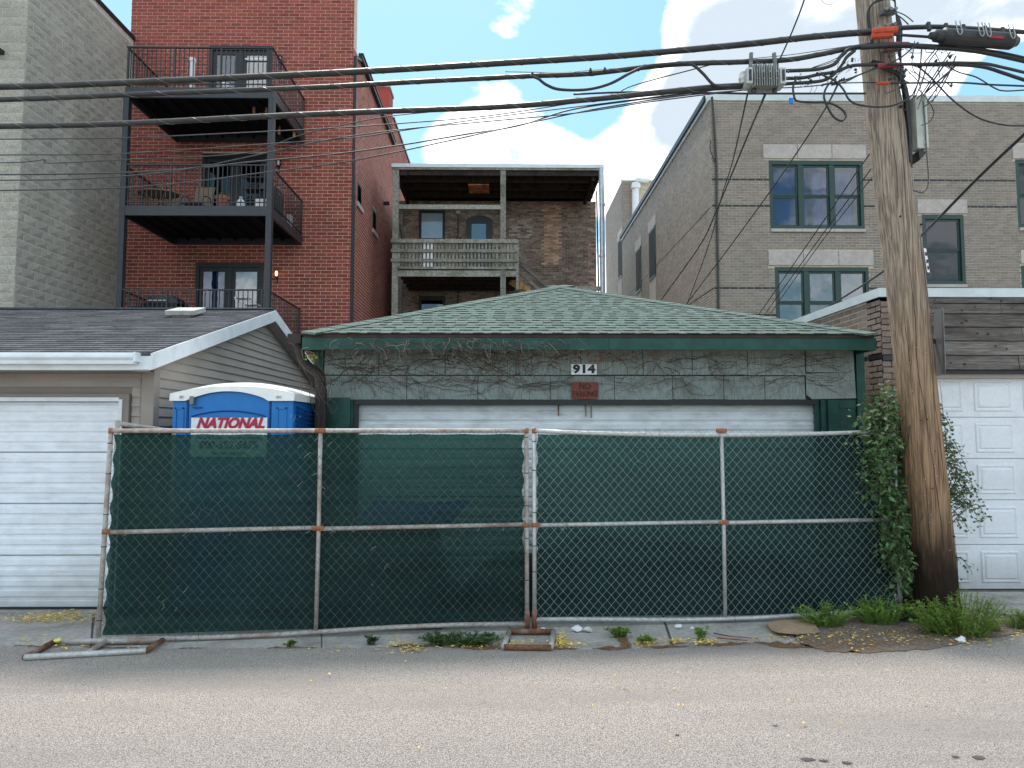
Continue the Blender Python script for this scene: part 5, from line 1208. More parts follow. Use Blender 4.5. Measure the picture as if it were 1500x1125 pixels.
def panel(name, label, A, B, zb0, zb1, topsag, mids, wire, scr, pipe, seed, broken=0, lean=(0, 0)):
    """A, B: ground points (x, y); zb0/zb1 bottom rail heights at the two ends"""
    A3, B3 = Vector((A[0], A[1], 0)), Vector((B[0], B[1], 0)); d = (B3 - A3).normalized(); nrm = Vector((d.y, -d.x, 0))    # towards the alley
    t = thing(name, label, 'fence panel', (A3 + B3) / 2, 'green screened chain-link fence panels')
    def at(u, z): 
        k = z / FT; return A3.lerp(B3, u) + Vector((0, 0, z)) - nrm * (k * lean[0] * (1 - u) + k * lean[1] * u)
    pr = .021
    for u, ztop in ((0, FT + .035), (1, FT + .035)): 
        MB().tube([at(u, .0 if u == 0 else .0), at(u, FT * .5), at(u, ztop)], pr, 10).build('post', MT[pipe], t, smooth=True)
        MB().tube([at(u, FT - .025), at(u, FT + .02)], pr + .002, 10).build('collar', MT['orange_rust'], t, smooth=True)
    for m in mids:
        MB().tube([at(m, (zb0 + (zb1 - zb0) * m)), at(m + .001, .9), at(m, FT)], pr * .9, 10).build('middle_post', MT[pipe], t, smooth=True)
    n = 12
    tp = [at(k / n, FT - topsag * math.sin(math.pi * k / n) ** .8) for k in range(n + 1)]
    MB().tube(tp, pr, 10).build('top_rail', MT[pipe], t, smooth=True)
    bt_ = [at(k / n, zb0 + (zb1 - zb0) * k / n + .018 * math.sin(math.pi * 2 * k / n + seed)) for k in range(n + 1)]
    MB().tube(bt_, pr, 10).build('bottom_rail', MT[pipe], t, smooth=True)
    cuts = [0] + list(mids) + [1]
    for a, b in zip(cuts[:-1], cuts[1:]):
        MB().tube([at(a + .006, .945), at((a + b) / 2, .950), at(b - .006, .955)], pr * .95, 10).build('middle_rail', MT[pipe], t, smooth=True)
    for u in cuts:
        for z in ((.95, FT) if 0 < u < 1 else (.95,)):
            MB().tube([at(u, z - .022), at(u, z + .022)], pr + .0025, 10).build('collar', MT['orange_rust'], t, smooth=True)
            mb = MB()
            if u < 1: mb.tube([at(u, z), at(u + .013, z)], pr + .0025, 10)
            if u > 0: mb.tube([at(u - .013, z), at(u, z)], pr + .0025, 10)
            mb.build('clamp', MT['orange_rust'], t, smooth=True)
    mb = MB(); zigs(mb, at(.004, 0)[:2], at(.996, 0)[:2], (zb0 + zb1) / 2 + .0, FT, .024, .0012 if wire == 'wire_dull' else .0015, seed, broken=broken)
    # shear the wire with the lean / slanted bottom rail
    nv = []
    for x, y, z in mb.v:
        u = (Vector((x, y, 0)) - A3).dot(d) / (B3 - A3).length; k = z / FT; zz = z + (zb0 + (zb1 - zb0) * u - (zb0 + zb1) / 2) * (1 - k); q_ = Vector((x, y, zz)) - nrm * (k * (lean[0] * (1 - u) + lean[1] * u)); nv.append(tuple(q_))
    mb.v = nv; o = mb.build('chain_link', MT[wire], t, kind='stuff')
    # fabric behind the pipes, rippled, tied along its edges
    r_ = random.Random(seed + 9); mb = MB(); nu, nz_ = 90, 46
    for j in range(nz_ + 1):
        for i in range(nu + 1):
            u = i / nu; k = j / nz_
            e = .004 + .007 * abs(math.sin(j * .55 + seed)) ** 1.5          # scalloped side edges between the ties
            uu = e + (1 - 2 * e) * u
            z0_ = zb0 + (zb1 - zb0) * uu + .02; z1__ = FT - .03 - .008 * abs(math.sin(uu * 30)); z = z0_ + (z1__ - z0_) * k
            off = -.032 - .014 * math.sin(uu * 5 + seed + k * 3) - .006 * math.sin(uu * 17 + k * 9 + seed) - .005 * math.sin(k * 30 + math.sin(uu * 4) * 2) - .006 * math.sin((uu * 22 + k * 6) * 1.7) * math.exp(-((uu - .5) ** 2 + (k - .1) ** 2) * 5) - .004 * math.sin(uu * 60 - k * 22) * (k ** 3)
            q_ = at(uu, z) + nrm * off; mb.v.append(tuple(q_))
    for j in range(nz_):
        for i in range(nu): q_ = j * (nu + 1) + i; mb.face([q_, q_ + 1, q_ + nu + 2, q_ + nu + 1])
    mb.build('windscreen', MT[scr], t, smooth=True)
    # wire ties
    for k in range(26):
        u = R.uniform(.03, .97); z = R.choice([.95, .95, FT - .0, zb0 + .02]); q_ = at(u, z)
        if z < .2: q_ = at(u, zb0 + (zb1 - zb0) * u)
        mb = MB(); mb.tube(curve([q_ + nrm * .026 + Vector((0, 0, .022)), q_ + nrm * .03, q_ + nrm * .026 + d * .008 - Vector((0, 0, .024)), q_ + nrm * .03 + d * R.uniform(-.03, .03) - Vector((0, 0, R.uniform(.03, .05)))], 4), .0018, 4)
        mb.build('wire_tie', MT[R.choice(['cable', 'strand', 'strand'])], t)
    for u in (0, 1):
        for k in range(6):
            z = .15 + k * .32 + R.uniform(-.05, .05); MB().tube([at(u, z), at(u, z + .008)], pr + .002, 8).build('cable_tie', MT['cable'], t)
    return t
A = G(143, 944); B = G(772, 921); C = G(783, 920); D = P(1309, 628, 6.78)
panel('temporary_fence', 'left screened fence panel with whitish pipes, in front of the blue portable toilet', (A.x, A.y + .0), (B.x, B.y), .045, .04, .0, (.489,), 'wire_dull', 'screen', 'galv_old', 3, broken=6, lean=(.10, .02))
panel('temporary_fence', 'right fence panel with bright galvanised mesh over green windscreen, angled back to the leafy vine', (C.x, C.y), (D.x, D.y), .06, .05, .045, (.508,), 'wire_bright', 'screen', 'galv', 8, broken=1, lean=(.0, .0))
fr_ = MB(); r_ = random.Random(33)
for k in range(22):
    px, py = r_.choice([(452, 690, 16, 26), (330, 745, 60, 30), (420, 640, 60, 20), (560, 800, 60, 40), (250, 880, 40, 40)])[:2]; px += r_.gauss(0, 16); py += r_.gauss(0, 24)
    c = P(px, py, 5.93); a = r_.choice([.8, -.8, .9, -2.3]); l = r_.uniform(.02, .075); fr_.tube(curve([c, c + Vector((math.cos(a), -.1, math.sin(a))) * l * .5, c + Vector((math.cos(a + r_.gauss(0, .3)), -.15, math.sin(a))) * l], 3), .0016, 4)
fr_.build('frayed_wire', MT['strand'], bpy.data.objects['temporary_fence'])
# third panel folded away behind the left one
a = P(172, 628, 6.45); b = P(255, 628, 6.86)
t = thing('temporary_fence', 'short end of a third screened fence panel by the tan garage corner', 'fence panel', ((a.x + b.x) / 2, (a.y + b.y) / 2, 0), 'green screened chain-link fence panels')
MB().tube([(a.x, a.y, 0), (a.x, a.y, 1.93)], .022, 10).build('post', MT['galv_old'], t, smooth=True)
MB().tube([(b.x, b.y, 0), (b.x, b.y, 1.84)], .022, 10).build('post', MT['galv_old'], t, smooth=True)
MB().tube([(a.x, a.y, 1.90), (b.x, b.y, 1.825)], .021, 10).build('top_rail', MT['galv_old'], t, smooth=True)
MB().tube([(a.x, a.y, .08), (b.x, b.y, .08)], .021, 10).build('bottom_rail', MT['galv_old'], t, smooth=True)
MB().prism([(a.x + .03, a.y + .03, .1), (b.x, b.y + .03, .1), (b.x, b.y + .03, 1.80), (a.x + .03, a.y + .03, 1.87)], (0, .003, 0)).build('windscreen', MT['screen'], t)

def stand(label, pts, conn, mats, stub=None, st_r=.024):
    c = sum((Vector(p) for p in pts), Vector()) / len(pts); t = thing('fence_stand', label, 'fence stand', (c.x, c.y, 0), 'steel pipe stands under the fence posts')
    for (i, j), m, ext in zip(conn, mats, (1.0,) * 9):
        MB().tube([pts[i], Vector(pts[i]).lerp(Vector(pts[j]), .5) , pts[j]], st_r, 10).build('pipe', MT[m], t, smooth=True)
    if stub: MB().tube([stub[0], stub[1]], st_r * .9, 10).build('socket', MT['galv_old'], t, smooth=True)
    return t
z = .034
p = [G(80, 940, z), G(238, 938, z), G(214, 953, z), G(36, 963, z)]
stand('rust and white steel pipe base lying flat under the left end of the fence', p, [(0, 1), (1, 2), (3, 2), (3, 0)], ['galv_old', 'rusty', 'galv', 'rusty'], (G(128, 957, z), G(160, 936, z)))
MB().lathe([(.025, -.012), (.034, 0), (.025, .012)], G(84, 938, .05), 9).build('tape_knot', MT['yellow_leaf'], bpy.data.objects['fence_stand'])
p = [G(746, 925, z), G(811, 925, z), G(807, 949, z), G(738, 948, z)]
stand('small rusty square pipe base under the gap between the two fence panels', p, [(0, 1), (1, 2), (2, 3), (3, 0)], ['rusty', 'galv_old', 'rusty', 'galv_old'])
for k in range(2):   # socket pins under the meeting posts
    q_ = (B if k == 0 else C); MB().tube([(q_.x, q_.y, .0), (q_.x, q_.y, .16)], .026, 10).build('socket', MT['rusty'], bpy.data.objects['fence_stand.001'], smooth=True)

# ---- things seen dimly through the windscreen
def drape(name, label, cat, x0, x1, y0, y1, hts, m, seed, amp=.05, group=None):
    r_ = random.Random(seed); mb = MB(); nx, ny_ = 30, 12; ph = [r_.uniform(0, 6) for _ in range(6)]
    for j in range(ny_ + 1):
        for i in range(nx + 1):
            u, v_ = i / nx, j / ny_; edge = min(1, 7 * min(u, 1 - u)) ** .4 * min(1, 5 * min(v_, 1 - v_)) ** .35
            hh = hts[0] + (hts[1] - hts[0]) * u
            z = max(.012, edge * (hh + amp * (math.sin(u * 9 + ph[0]) + .6 * math.sin(u * 21 + v_ * 5 + ph[1]) + .5 * math.sin(v_ * 8 + ph[2]))))
            fx = .05 * (1 - edge); mb.v.append((x0 + (x1 - x0) * u + r_.uniform(-.01, .01), y0 + (y1 - y0) * v_ + r_.uniform(-.01, .01) - fx, z))
    for j in range(ny_):
        for i in range(nx): q_ = j * (nx + 1) + i; mb.face([q_, q_ + 1, q_ + nx + 2, q_ + nx + 1])
    o = mb.build(name, MT[m], smooth=True); return tag(o, label, cat, group)
drape('debris_pile', 'dark low pile of debris seen dimly behind the left fence screen', 'debris pile', X_(478, 6.8), X_(655, 6.8), 6.5, 7.35, (.86, .95), 'black_sheet', 3, .04)
drape('debris_pile', 'wide black low heap behind the right fence screen beside the gap', 'debris pile', X_(672, 6.9), X_(1205, 6.9), 6.95, 7.5, (.62, .60), 'black_sheet', 5, .07)
mb = MB()  # blue tarp over the left pile
nx, ny_ = 20, 8
xa, xb = X_(534, 6.75), X_(664, 6.75)
for j in range(ny_ + 1):
    for i in range(nx + 1):
        u, v_ = i / nx, j / ny_; x = xa + (xb - xa) * u + .16 * (v_) * (1 if u > .5 else .4); mb.v.append((x, 6.44 + .5 * v_, .97 + .15 * v_ + .012 * math.sin(u * 9) + .008 * math.sin(u * 23 + v_ * 6)))
for j in range(ny_):
    for i in range(nx): q_ = j * (nx + 1) + i; mb.face([q_, q_ + 1, q_ + nx + 2, q_ + nx + 1])
tag(mb.build('blue_tarp', MT['blue_tarp'], smooth=True), 'folded blue tarp lying on the dark pile behind the left fence screen', 'tarp')

# ================================================================ UTILITY POLE
UY = 6.72
prof = [(935, 1343, 1411), (905, 1342, 1409.5), (880, 1340, 1404), (800, 1333.5, 1396), (700, 1324.5, 1386), (590, 1315, 1375), (500, 1305.5, 1366), (400, 1296, 1355), (300, 1283, 1341), (187, 1271, 1327), (120, 1264, 1316), (0, 1253, 1303), (-120, 1243, 1291)]
up_ = thing('utility_pole', 'weathered leaning wooden utility pole with creosote-black foot beside the leafy vine', 'utility pole', (P(1375, 905, UY).x, UY, 0))
mb = MB(); pts = []; rs = []
for y, a, b in prof: c = (P(a, y, UY) + P(b, y, UY)) / 2; pts.append(c); rs.append((P(b, y, UY) - P(a, y, UY)).length / 2 * (.875 if y < 700 else .91))
fine = []; fr_ = []
for i in range(len(pts) - 1):
    for k in range(6): fine.append(pts[i].lerp(pts[i + 1], k / 6)); fr_.append(rs[i] + (rs[i + 1] - rs[i]) * k / 6)
fine.append(pts[-1]); fr_.append(rs[-1])
mb.tube(fine, fr_, 40)
nv = []
for i, (x, y, z) in enumerate(mb.v):    # shallow flutes, dents and a slight oval
    c = fine[min(i // 40, len(fine) - 1)]; a = (i % 40) / 40 * 2 * math.pi; k = 1 + .012 * math.sin(a * 5 + z * .5) + .008 * math.sin(a * 13 + z * 1.3) + .006 * math.sin(z * 5 + a * 2); nv.append((c.x + (x - c.x) * k, c.y + (y - c.y) * k, z))
mb.v = nv; mb.build('shaft', MT['pole_wood'], up_, smooth=True)
def pole_at(py, fx=.5, out=.0):   # point on the front of the pole, fx 0..1 across
    for (y0, a0, b0), (y1, a1, b1) in zip(prof[:-1], prof[1:]):
        if y1 <= py <= y0:
            t_ = (py - y0) / (y1 - y0); a, b = a0 + (a1 - a0) * t_, b0 + (b1 - b0) * t_; c = P((a + b) / 2, py, UY); r_ = (P(b, py, UY) - P(a, py, UY)).length / 2
            th = (fx - .5) * 2; return Vector((c.x + th * r_, UY - r_ * math.sqrt(max(0, 1 - th * th)) - out, c.z))
# long split, knots, nail heads
mb = MB()
for seq in (((268, .40), (330, .36), (400, .33), (470, .34), (540, .30), (600, .36), (640, .37)), ((130, .55), (190, .52), (260, .5), (330, .42)), ((600, .36), (690, .42), (760, .47), (830, .50)),
            ((20, .3), (60, .32), (110, .28)), ((340, .72), (400, .70), (455, .73)), ((520, .62), (580, .60), (650, .64), (720, .62)), ((650, .2), (720, .24), (790, .22), (860, .27)), ((740, .78), (800, .8), (870, .76)), ((200, .3), (250, .33), (300, .31)), ((470, .15), (520, .18), (580, .16)), ((560, .85), (620, .88), (690, .86))):
    ps = [pole_at(py, fx + R.uniform(-.01, .01), -.003) for py, fx in seq]; cu_ = curve(ps, 5); mb.tube([q + Vector((R.uniform(-.003, .003), 0, 0)) for q in cu_], [.0008 + .0032 * math.sin(math.pi * (i + .5) / (len(cu_) + 1)) * R.uniform(.5, 1.2) for i in range(len(cu_))], 4)
mb.build('crack', MT['letter_brown'], up_)
for (py, fx, s_) in ((128, .6, .012), (130, .75, .010), (168, .65, .02), (171, .8, .016), (616, .25, .008), (615, .38, .011), (713, .36, .009), (714, .93, .008), (660, .5, .008), (325, .3, .012), (335, .85, .014), (782, .8, .012)):
    c = pole_at(py, fx, -.004); MB().lathe([(s_ * .6, -s_ * .7), (s_, 0), (s_ * .5, s_ * .8)], c, 7).build('knot', MT['letter_brown'], up_)
c = pole_at(618, .87, .004); MB().lathe([(.012, -.008), (.020, -.002), (.020, .002), (.01, .008)], c, 10).build('nail_cap', MT['white_plain'], up_)
mb = MB()
for k in range(26):
    c = pole_at(R.uniform(150, 860), R.uniform(.15, .85), .002); mb.bar(c - Vector((.006, 0, R.uniform(-.004, .004))), c + Vector((.006, 0, 0)), .003)
mb.build('staples', MT['galv'], up_)
# number tag
pa, pb = pole_at(370, .82, .006), pole_at(404, .84, .006); cc = (pa + pb) / 2; ax = (pb - pa) / 2
tg = MB().obox(cc, (.019, .012, 0), (.001, -.0015, 0), ax).build('number_tag', MT['sign_white'], up_)
for k, (s_, m) in enumerate((('K3', 'letter_brown'), ('28', 'letter_brown'), ('92', 'letter_brown'))):
    c = pa.lerp(pb, (.25, .55, .82)[k]); text(s_, MT[m], tg, c + Vector((0, -.006, 0)), .045, rot=(rad(90), rad(8), rad(30)), offset=.002, sx=.62, name='tag_lettering')
# hardware clamps and tape on the pole
def clampset(py, fx0, fx1, m='hardware', h=.05):
    a, b = pole_at(py, fx0, .03), pole_at(py - 3, fx1, .03); mb = MB(); mb.bar(a, b, .05, h)
    for k in range(3): c = a.lerp(b, (k + .5) / 3); mb.tube([c + Vector((0, -.02, 0)), c + Vector((0, -.07, 0))], .018, 8); mb.tube([c + Vector((0, -.025, h * .6)), c + Vector((0, -.025, -h * .6))], .010, 6)
    mb.build('clamp', MT[m], up_)
clampset(58, .15, .75); clampset(86, .3, .8, 'hardware', .07); clampset(115, .55, 1.1); clampset(36, .35, .8, 'hardware', .04)
mb = MB()
for k in range(8):
    o_ = R.uniform(-.02, .02); mb.tube(curve([pole_at(74 + k, .12 + o_, .03), pole_at(30, .10 + o_, .04), pole_at(19 + k * .5, .3, .07), pole_at(17 + k * .6, .7, .07), pole_at(24, .98, .04), P(1314 + k, 40, UY - .05), P(1313 + k * .8, 70 + k * 3, UY)], 6), .007, 5)
mb.build('cable_loop', MT['cable'], up_)
mb = MB()  # lead bundle running down the right side into the cabinet
for k in range(16):
    o_ = R.uniform(-5, 5); yy = UY - R.uniform(-.1, .16)
    mb.tube(curve([P(1276 + o_, 92 + R.uniform(-4, 4), UY - .2), P(1300 + o_, 98 + R.uniform(-4, 5), UY - .22), P(1318 + o_ * .5, 112, yy), P(1326 + o_ * .7, 135, yy), P(1329 + o_ * .6, 165, yy), P(1332 + o_ * .5, 195, yy), P(1334 + o_ * .3, 225 + R.uniform(-15, 25), yy)], 6), .011, 5)
mb.build('cable_bundle', MT['cable'], up_)
cb = thing('terminal_box', 'narrow pale grey cable terminal box mounted on the right side of the pole', 'terminal box', P(1343, 180, UY))
a, b = P(1341, 143, UY - .05), P(1345, 220, UY - .05); ax = (b - a) / 2
mb = MB(); mb.obox((a + b) / 2, (.038, 0, 0), (0, .055, 0), ax); mb.build('housing', MT['cabinet'], cb, bevel=.006)
mb = MB(); mb.obox((a + b) / 2 + Vector((.048, -.02, 0)), (.010, 0, 0), (0, .065, 0), ax * 1.03); mb.build('lid', MT['cabinet'], cb, bevel=.004)
for k in (.12, .3, .72, .9): MB().obox(a.lerp(b, k) + Vector((.04, -.06, 0)), (.012, 0, 0), (0, .008, 0), (0, 0, .016)).build('hinge', MT['galv'], cb)
q_ = P(1341, 226, UY); MB().prism([(q_.x - .03, UY - .1, P(0, 220, UY).z), (q_.x + .06, UY - .1, P(0, 221, UY).z), (q_.x - .02, UY - .1, P(0, 234, UY).z)], (0, .16, 0)).build('cable_entry', MT['cable'], cb)
# sign seen edge-on
sx = MB(); v0 = P(1383, 498, 6.46); v1 = P(1369, 500, 6.86)
d_ = (v1 - v0); d_.z = 0; h_ = .32; rr = .05; L_ = d_.length; d_.normalize(); poly = []
for cu, cz, a0 in ((L_ - rr, h_ - rr, 0), (rr, h_ - rr, 90), (rr, -h_ + rr, 180), (L_ - rr, -h_ + rr, 270)):
    for k in range(5): aa = rad(a0 + k * 22.5); q_ = v0 + d_ * (cu + rr * math.cos(aa)); poly.append((q_.x, q_.y, v0.z + cz + rr * math.sin(aa)))
sn = d_.cross(Vector((0, 0, 1))); sx.prism(poly, sn * .006)
sgn = thing('alley_sign', 'grey metal sign seen almost edge-on, fixed to the right side of the pole', 'sign', (v0.x, v0.y, v0.z)); sx.build('plate', MT['sign_back'], sgn, fixn=True)
MB().bar(v1, P(1360, 500, UY + .05), .03, .05).build('bracket', MT['hardware'], sgn)

# ================================================================ CABLES
wires = thing  # alias
def cable(label, pts, r, m='cable', name='overhead_cable', group='overhead cables and wires', n=6, sides=6, cat='cable', lash=False):
    ps = curve([P(*p) for p in pts], n); mb = MB(); mb.tube(ps, r, sides)
    o = mb.build(name, MT[m], smooth=True); tag(o, label, cat, group)
    if lash:  # spiral lashing wire plus thin messenger on top
        m2 = MB(); sp_ = []; tot = 0; last = ps[0]
        ff = []
        for i in range(len(ps) - 1):
            for k in range(6): ff.append(ps[i].lerp(ps[i + 1], k / 6))
        for q in ff:
            tot += (q - last).length; last = q; a = tot * 2 * math.pi / .34; sp_.append(q + Vector((0, math.cos(a), math.sin(a))) * (r + .002))
        m2.tube(sp_, .0016, 4); m2.build('lashing_wire', MT['strand'], o)
    return o
W1 = 6.45
def W(*pts, Y=W1): return [(x, y, Y) for x, y in pts]
cable('topmost thick grey-black cable crossing the whole picture to the orange tape on the pole', W((-260, 128), (0, 127), (180, 121), (360, 113), (540, 104), (740, 92), (900, 82), (1080, 66), (1180, 55), (1245, 49), (1290, 46)), .030, 'cable_grey', lash=True)
cable('second thick cable, just below the topmost one, passing above the metal amplifier box', W((-260, 150), (0, 146), (180, 139), (360, 132), (480, 127), (620, 119), (740, 113), (780, 111), (860, 108), (940, 99), (1000, 93.5), (1080, 91), (1150, 88), (1200, 80), (1250, 70), (1300, 66)), .024, 'cable_grey', lash=True)
cable('third thick twisted cable from the left that ends at the metal amplifier box', W((-260, 187), (0, 185), (180, 181), (400, 170), (560, 163), (740, 156), (860, 146), (960, 136), (1040, 128), (1092, 125)), .027, 'cable_grey', lash=True)
cable('cable sagging in a slack loop under the second thick cable', W((776, 111), (788, 115), (800, 124), (820, 131), (860, 131), (895, 122), (925, 106), (950, 97), (1000, 93), (1016, 96), (1030, 108), (1047, 125), (1070, 127), Y=6.4), .014)
thin = [
 ('thin service wire, uppermost of those crossing below the thick cables', [(-200, 206), (0, 204), (180, 202), (320, 196), (462, 189), (584, 181), (712, 170), (840, 151), (900, 143), (1000, 133)], .0055),
 ('thin wire crossing the balcony posts just under the top balcony', [(-200, 229), (0, 227), (180, 225), (360, 213), (514, 202), (584, 192), (712, 173), (840, 157), (960, 142), (1040, 132)], .0055),
 ('thin kinked wire crossing the middle of the balcony posts', [(-200, 240), (0, 238.5), (48, 236), (66, 234), (74, 239), (180, 234), (360, 224), (440, 198), (552, 173), (640, 163)], .005),
 ('thin black wire crossing level with the middle balcony railing', [(-200, 257), (0, 256), (180, 253), (300, 245), (360, 238), (488, 226), (584, 213), (680, 197), (760, 184), (840, 160), (960, 143), (1060, 130)], .0075),
 ('thin black wire crossing just below the middle balcony railing', [(-200, 266), (0, 264), (120, 262), (260, 250), (400, 222), (480, 205), (584, 190), (712, 178), (840, 166), (960, 148), (1080, 133)], .006),
 ('lowest thin wire from the left, pale against the middle balcony', [(-200, 281), (0, 279), (180, 275), (300, 264), (360, 256), (488, 240), (584, 222), (712, 194), (840, 166), (900, 155), (1000, 140), (1090, 132)], .0065),
 ('thin upper strand just above the second thick cable with small clips', [(740, 105), (820, 106), (880, 102), (935, 97), (1000, 92)], .004),
 ('thin wire rising from the third cable towards the strand near mid picture', [(900, 140), (920, 128), (960, 116), (1010, 103), (1048, 93)], .006),
 ('thin straight support strand above the amplifier box running to the pole', [(1040, 93), (1100, 86), (1160, 80), (1220, 71), (1275, 63)], .0035),
 ('lower black strand passing under the amplifier box to the pole', [(840, 138), (920, 135), (1030, 136), (1092, 137), (1180, 137), (1268, 137)], .010),
 ('pale thin strand under the third thick cable, left of the amplifier box', [(860, 144), (940, 140), (1030, 133), (1090, 130)], .006),
 ('straight thin strand from the amplifier box to the orange tape low on the pole', [(1140, 129), (1180, 127), (1230, 122), (1280, 121), (1320, 122)], .0055),
]
for i, (lb, pts, r_) in enumerate(thin):
    cable(lb, W(*pts, Y=6.5 + .03 * (i % 4)), r_, 'cable_thin')
for (px, py) in ((842, 109), (865, 103), (886, 102), (935, 101), (780, 109)):
    c = P(px, py, 6.42); MB().lathe([(.012, -.02), (.016, 0), (.008, .022)], c, 7).build('cable_clip', MT['cable'], bpy.data.objects['overhead_cable'])
cable('thin strand rising steeply off the top of the picture from the amplifier box', [(1137, 98, 6.4), (1150, 70, 6.2), (1163, 40, 6.0), (1178, 0, 5.7), (1190, -45, 5.4)], .0075, 'cable_thin')
cable('faint slack loop of wire at the top edge left of the pole', [(1198, -12, 6.5), (1205, 2, 6.5), (1216, 7, 6.5), (1226, -2, 6.5), (1230, -14, 6.5)], .003, 'cable_thin')
# bundle between the amplifier and the pole
for lb, pts, r_ in (('upper furry splice cable from the amplifier box to the pole', [(1146, 104), (1175, 103), (1200, 101), (1222, 94), (1232, 82), (1246, 71), (1270, 67), (1300, 66)], .018),
                    ('middle furry splice cable from the amplifier box to the pole', [(1146, 115), (1175, 114), (1200, 109), (1225, 105), (1245, 97), (1268, 95), (1320, 94)], .017),
                    ('lower furry splice cable curling up from the amplifier box to the pole', [(1146, 123), (1180, 121), (1205, 118), (1220, 110), (1232, 96), (1240, 84), (1252, 74)], .017),
                    ('thin pair of wires fanning up from the splice cables to the strand', [(1190, 99), (1215, 90), (1232, 82)], .004), ('second thin wire fanning up from the splice cables', [(1185, 101), (1210, 94), (1230, 86), (1240, 78)], .004),
                    ('thin wire climbing from below the splice cables across the pole face', [(1218, 125), (1240, 119), (1262, 108), (1290, 98), (1320, 84), (1345, 62)], .007),
                    ('black wire sweeping from the lower strand up to the pole clamps', [(1205, 124), (1235, 118), (1265, 107), (1285, 98), (1300, 96)], .008)):
    cable(lb, W(*pts, Y=6.42 if 'across' not in lb else 6.3), r_, 'cable', sides=8)
mb = MB(); rr_ = random.Random(4)      # ties, tails and lumps in the splice
for k in range(60):
    x = rr_.uniform(1150, 1262); y = 104 + rr_.uniform(-3, 22) - max(0, x - 1215) * .5; c = P(x, y, 6.42 - rr_.uniform(0, .04))
    if k % 2: mb.lathe([(.006, -.01), (.014, 0), (.006, .012)], c, 6)
    else:
        e_ = c + Vector((rr_.uniform(-.07, .07), rr_.uniform(-.03, .03), rr_.uniform(-.09, .05))); mb.tube(curve([c, c.lerp(e_, .5) + Vector((.02, 0, .02)), e_], 4), .0022, 4)
tag(mb.build('cable_ties', MT['cable_grey'], kind='stuff'), 'tangle of ties and wire tails on the splices left of the pole', 'wire tangle')
bx = thing('amplifier_box', 'finned grey metal cable amplifier box hanging on the strand left of the pole', 'amplifier', P(1118, 118, 6.4))
c = P(1118, 117, 6.4); hw = 29 / 1000 * 6.4; hh = 17 / 1000 * 6.4
MB().box(c.x - hw * .72, c.x + hw * .72, c.y - .06, c.y + .08, c.z - hh * .9, c.z + hh * .9).build('housing', MT['amp_grey'], bx, bevel=.012)
for k in range(11): x = c.x - hw * .62 + hw * 1.24 * k / 10; MB().box(x - .004, x + .004, c.y - .095, c.y + .02, c.z - hh * .95, c.z + hh * (1.02 + .06 * (k % 2))).build('cooling_fin', MT['amp_grey'], bx)
for s_ in (-1, 1):
    MB().box(c.x + s_ * hw * .86 - .03, c.x + s_ * hw * .86 + .03, c.y - .09, c.y + .07, c.z - hh * .75, c.z + hh * .75).build('end_plate', MT['galv'], bx, bevel=.01)
    MB().box(c.x + s_ * hw * .86 - .012, c.x + s_ * hw * .86 + .012, c.y - .098, c.y - .085, c.z - hh * .5, c.z + hh * .5).build('port', MT['cable'], bx)
    MB().bar((c.x + s_ * hw * .66, c.y, c.z + hh), (c.x + s_ * hw * .6, c.y, c.z + hh + .16), .03).build('hanger', MT['hardware'], bx)
    MB().lathe([(.02, -.03), (.025, 0), (.02, .02)], (c.x + s_ * hw * .55, c.y - .02, c.z - hh - .01), 8).build('gland', MT['cable'], bx)
MB().lathe([(.035, -.05), (.05, 0), (.035, .06)], (c.x - hw * 1.0, c.y + .02, c.z + .02), 10).build('coil_knob', MT['galv'], bx)
for k in range(8): MB().lathe([(.006, -.004), (.008, 0), (.004, .005)], (c.x - hw * .5 + hw * 1.0 * (k % 4) / 3, c.y - .1, c.z + (-.3 if k < 4 else .25) * hh * 1.2), 6).build('bolt', MT['galv'], bx)
# drops to the houses
drops = [
 ('right one of the two black drop wires falling from the amplifier box', [(1121, 138, 6.5), (1098, 192, 8.5), (1072, 255, 10.5), (1050, 307, 12.5), (1025, 360, 14.5), (968, 440, 17)], .013),
 ('left one of the two black drop wires falling from the amplifier box', [(1095, 138, 6.5), (1073, 237, 9), (1057, 288, 11), (1038, 360, 13.5), (1004, 452, 16.5)], .009),
 ('black drop wire crossing the upper left window of the tan building', [(1230, 118, 6.5), (1210, 157, 8), (1175, 212, 10), (1127, 282, 12.5), (1070, 360, 15), (1005, 446, 17.2)], .012),
 ('drop wire passing behind the pole to the lower left window, highest of three', [(1400, 96, 6.9), (1345, 147, 7.6), (1273, 227, 9.5), (1200, 333, 12), (1112, 460, 16)], .010),
 ('drop wire passing behind the pole to the lower left window, middle of three', [(1388, 88, 6.9), (1345, 150, 7.6), (1277, 246, 9.5), (1200, 350, 12), (1122, 458, 16)], .009),
 ('drop wire passing behind the pole to the lower left window, lowest of three', [(1394, 100, 6.9), (1350, 160, 7.6), (1278, 259, 9.5), (1205, 352, 12), (1128, 460, 16)], .008),
 ('heavy black service cable slanting down from the right edge behind the pole', [(1570, 132, 5.2), (1500, 197, 5.6), (1430, 263, 6.3), (1348, 347, 7.6), (1293, 398, 9.3), (1225, 442, 12), (1180, 470, 15)], .015),
]
for lb, pts, r_ in drops: cable(lb, pts, r_, 'cable', group='drop wires to the houses')
cable('black wire loop hanging in a teardrop left of the pole', W((1168, 112), (1162, 126), (1163, 140), (1168, 148), (1192, 150), (1207, 150), (1221, 153), (1234, 161), (1239, 170), (1233, 177), (1221, 171), (1211, 154), (1207, 140), (1212, 126), (1226, 112), Y=6.35), .010)
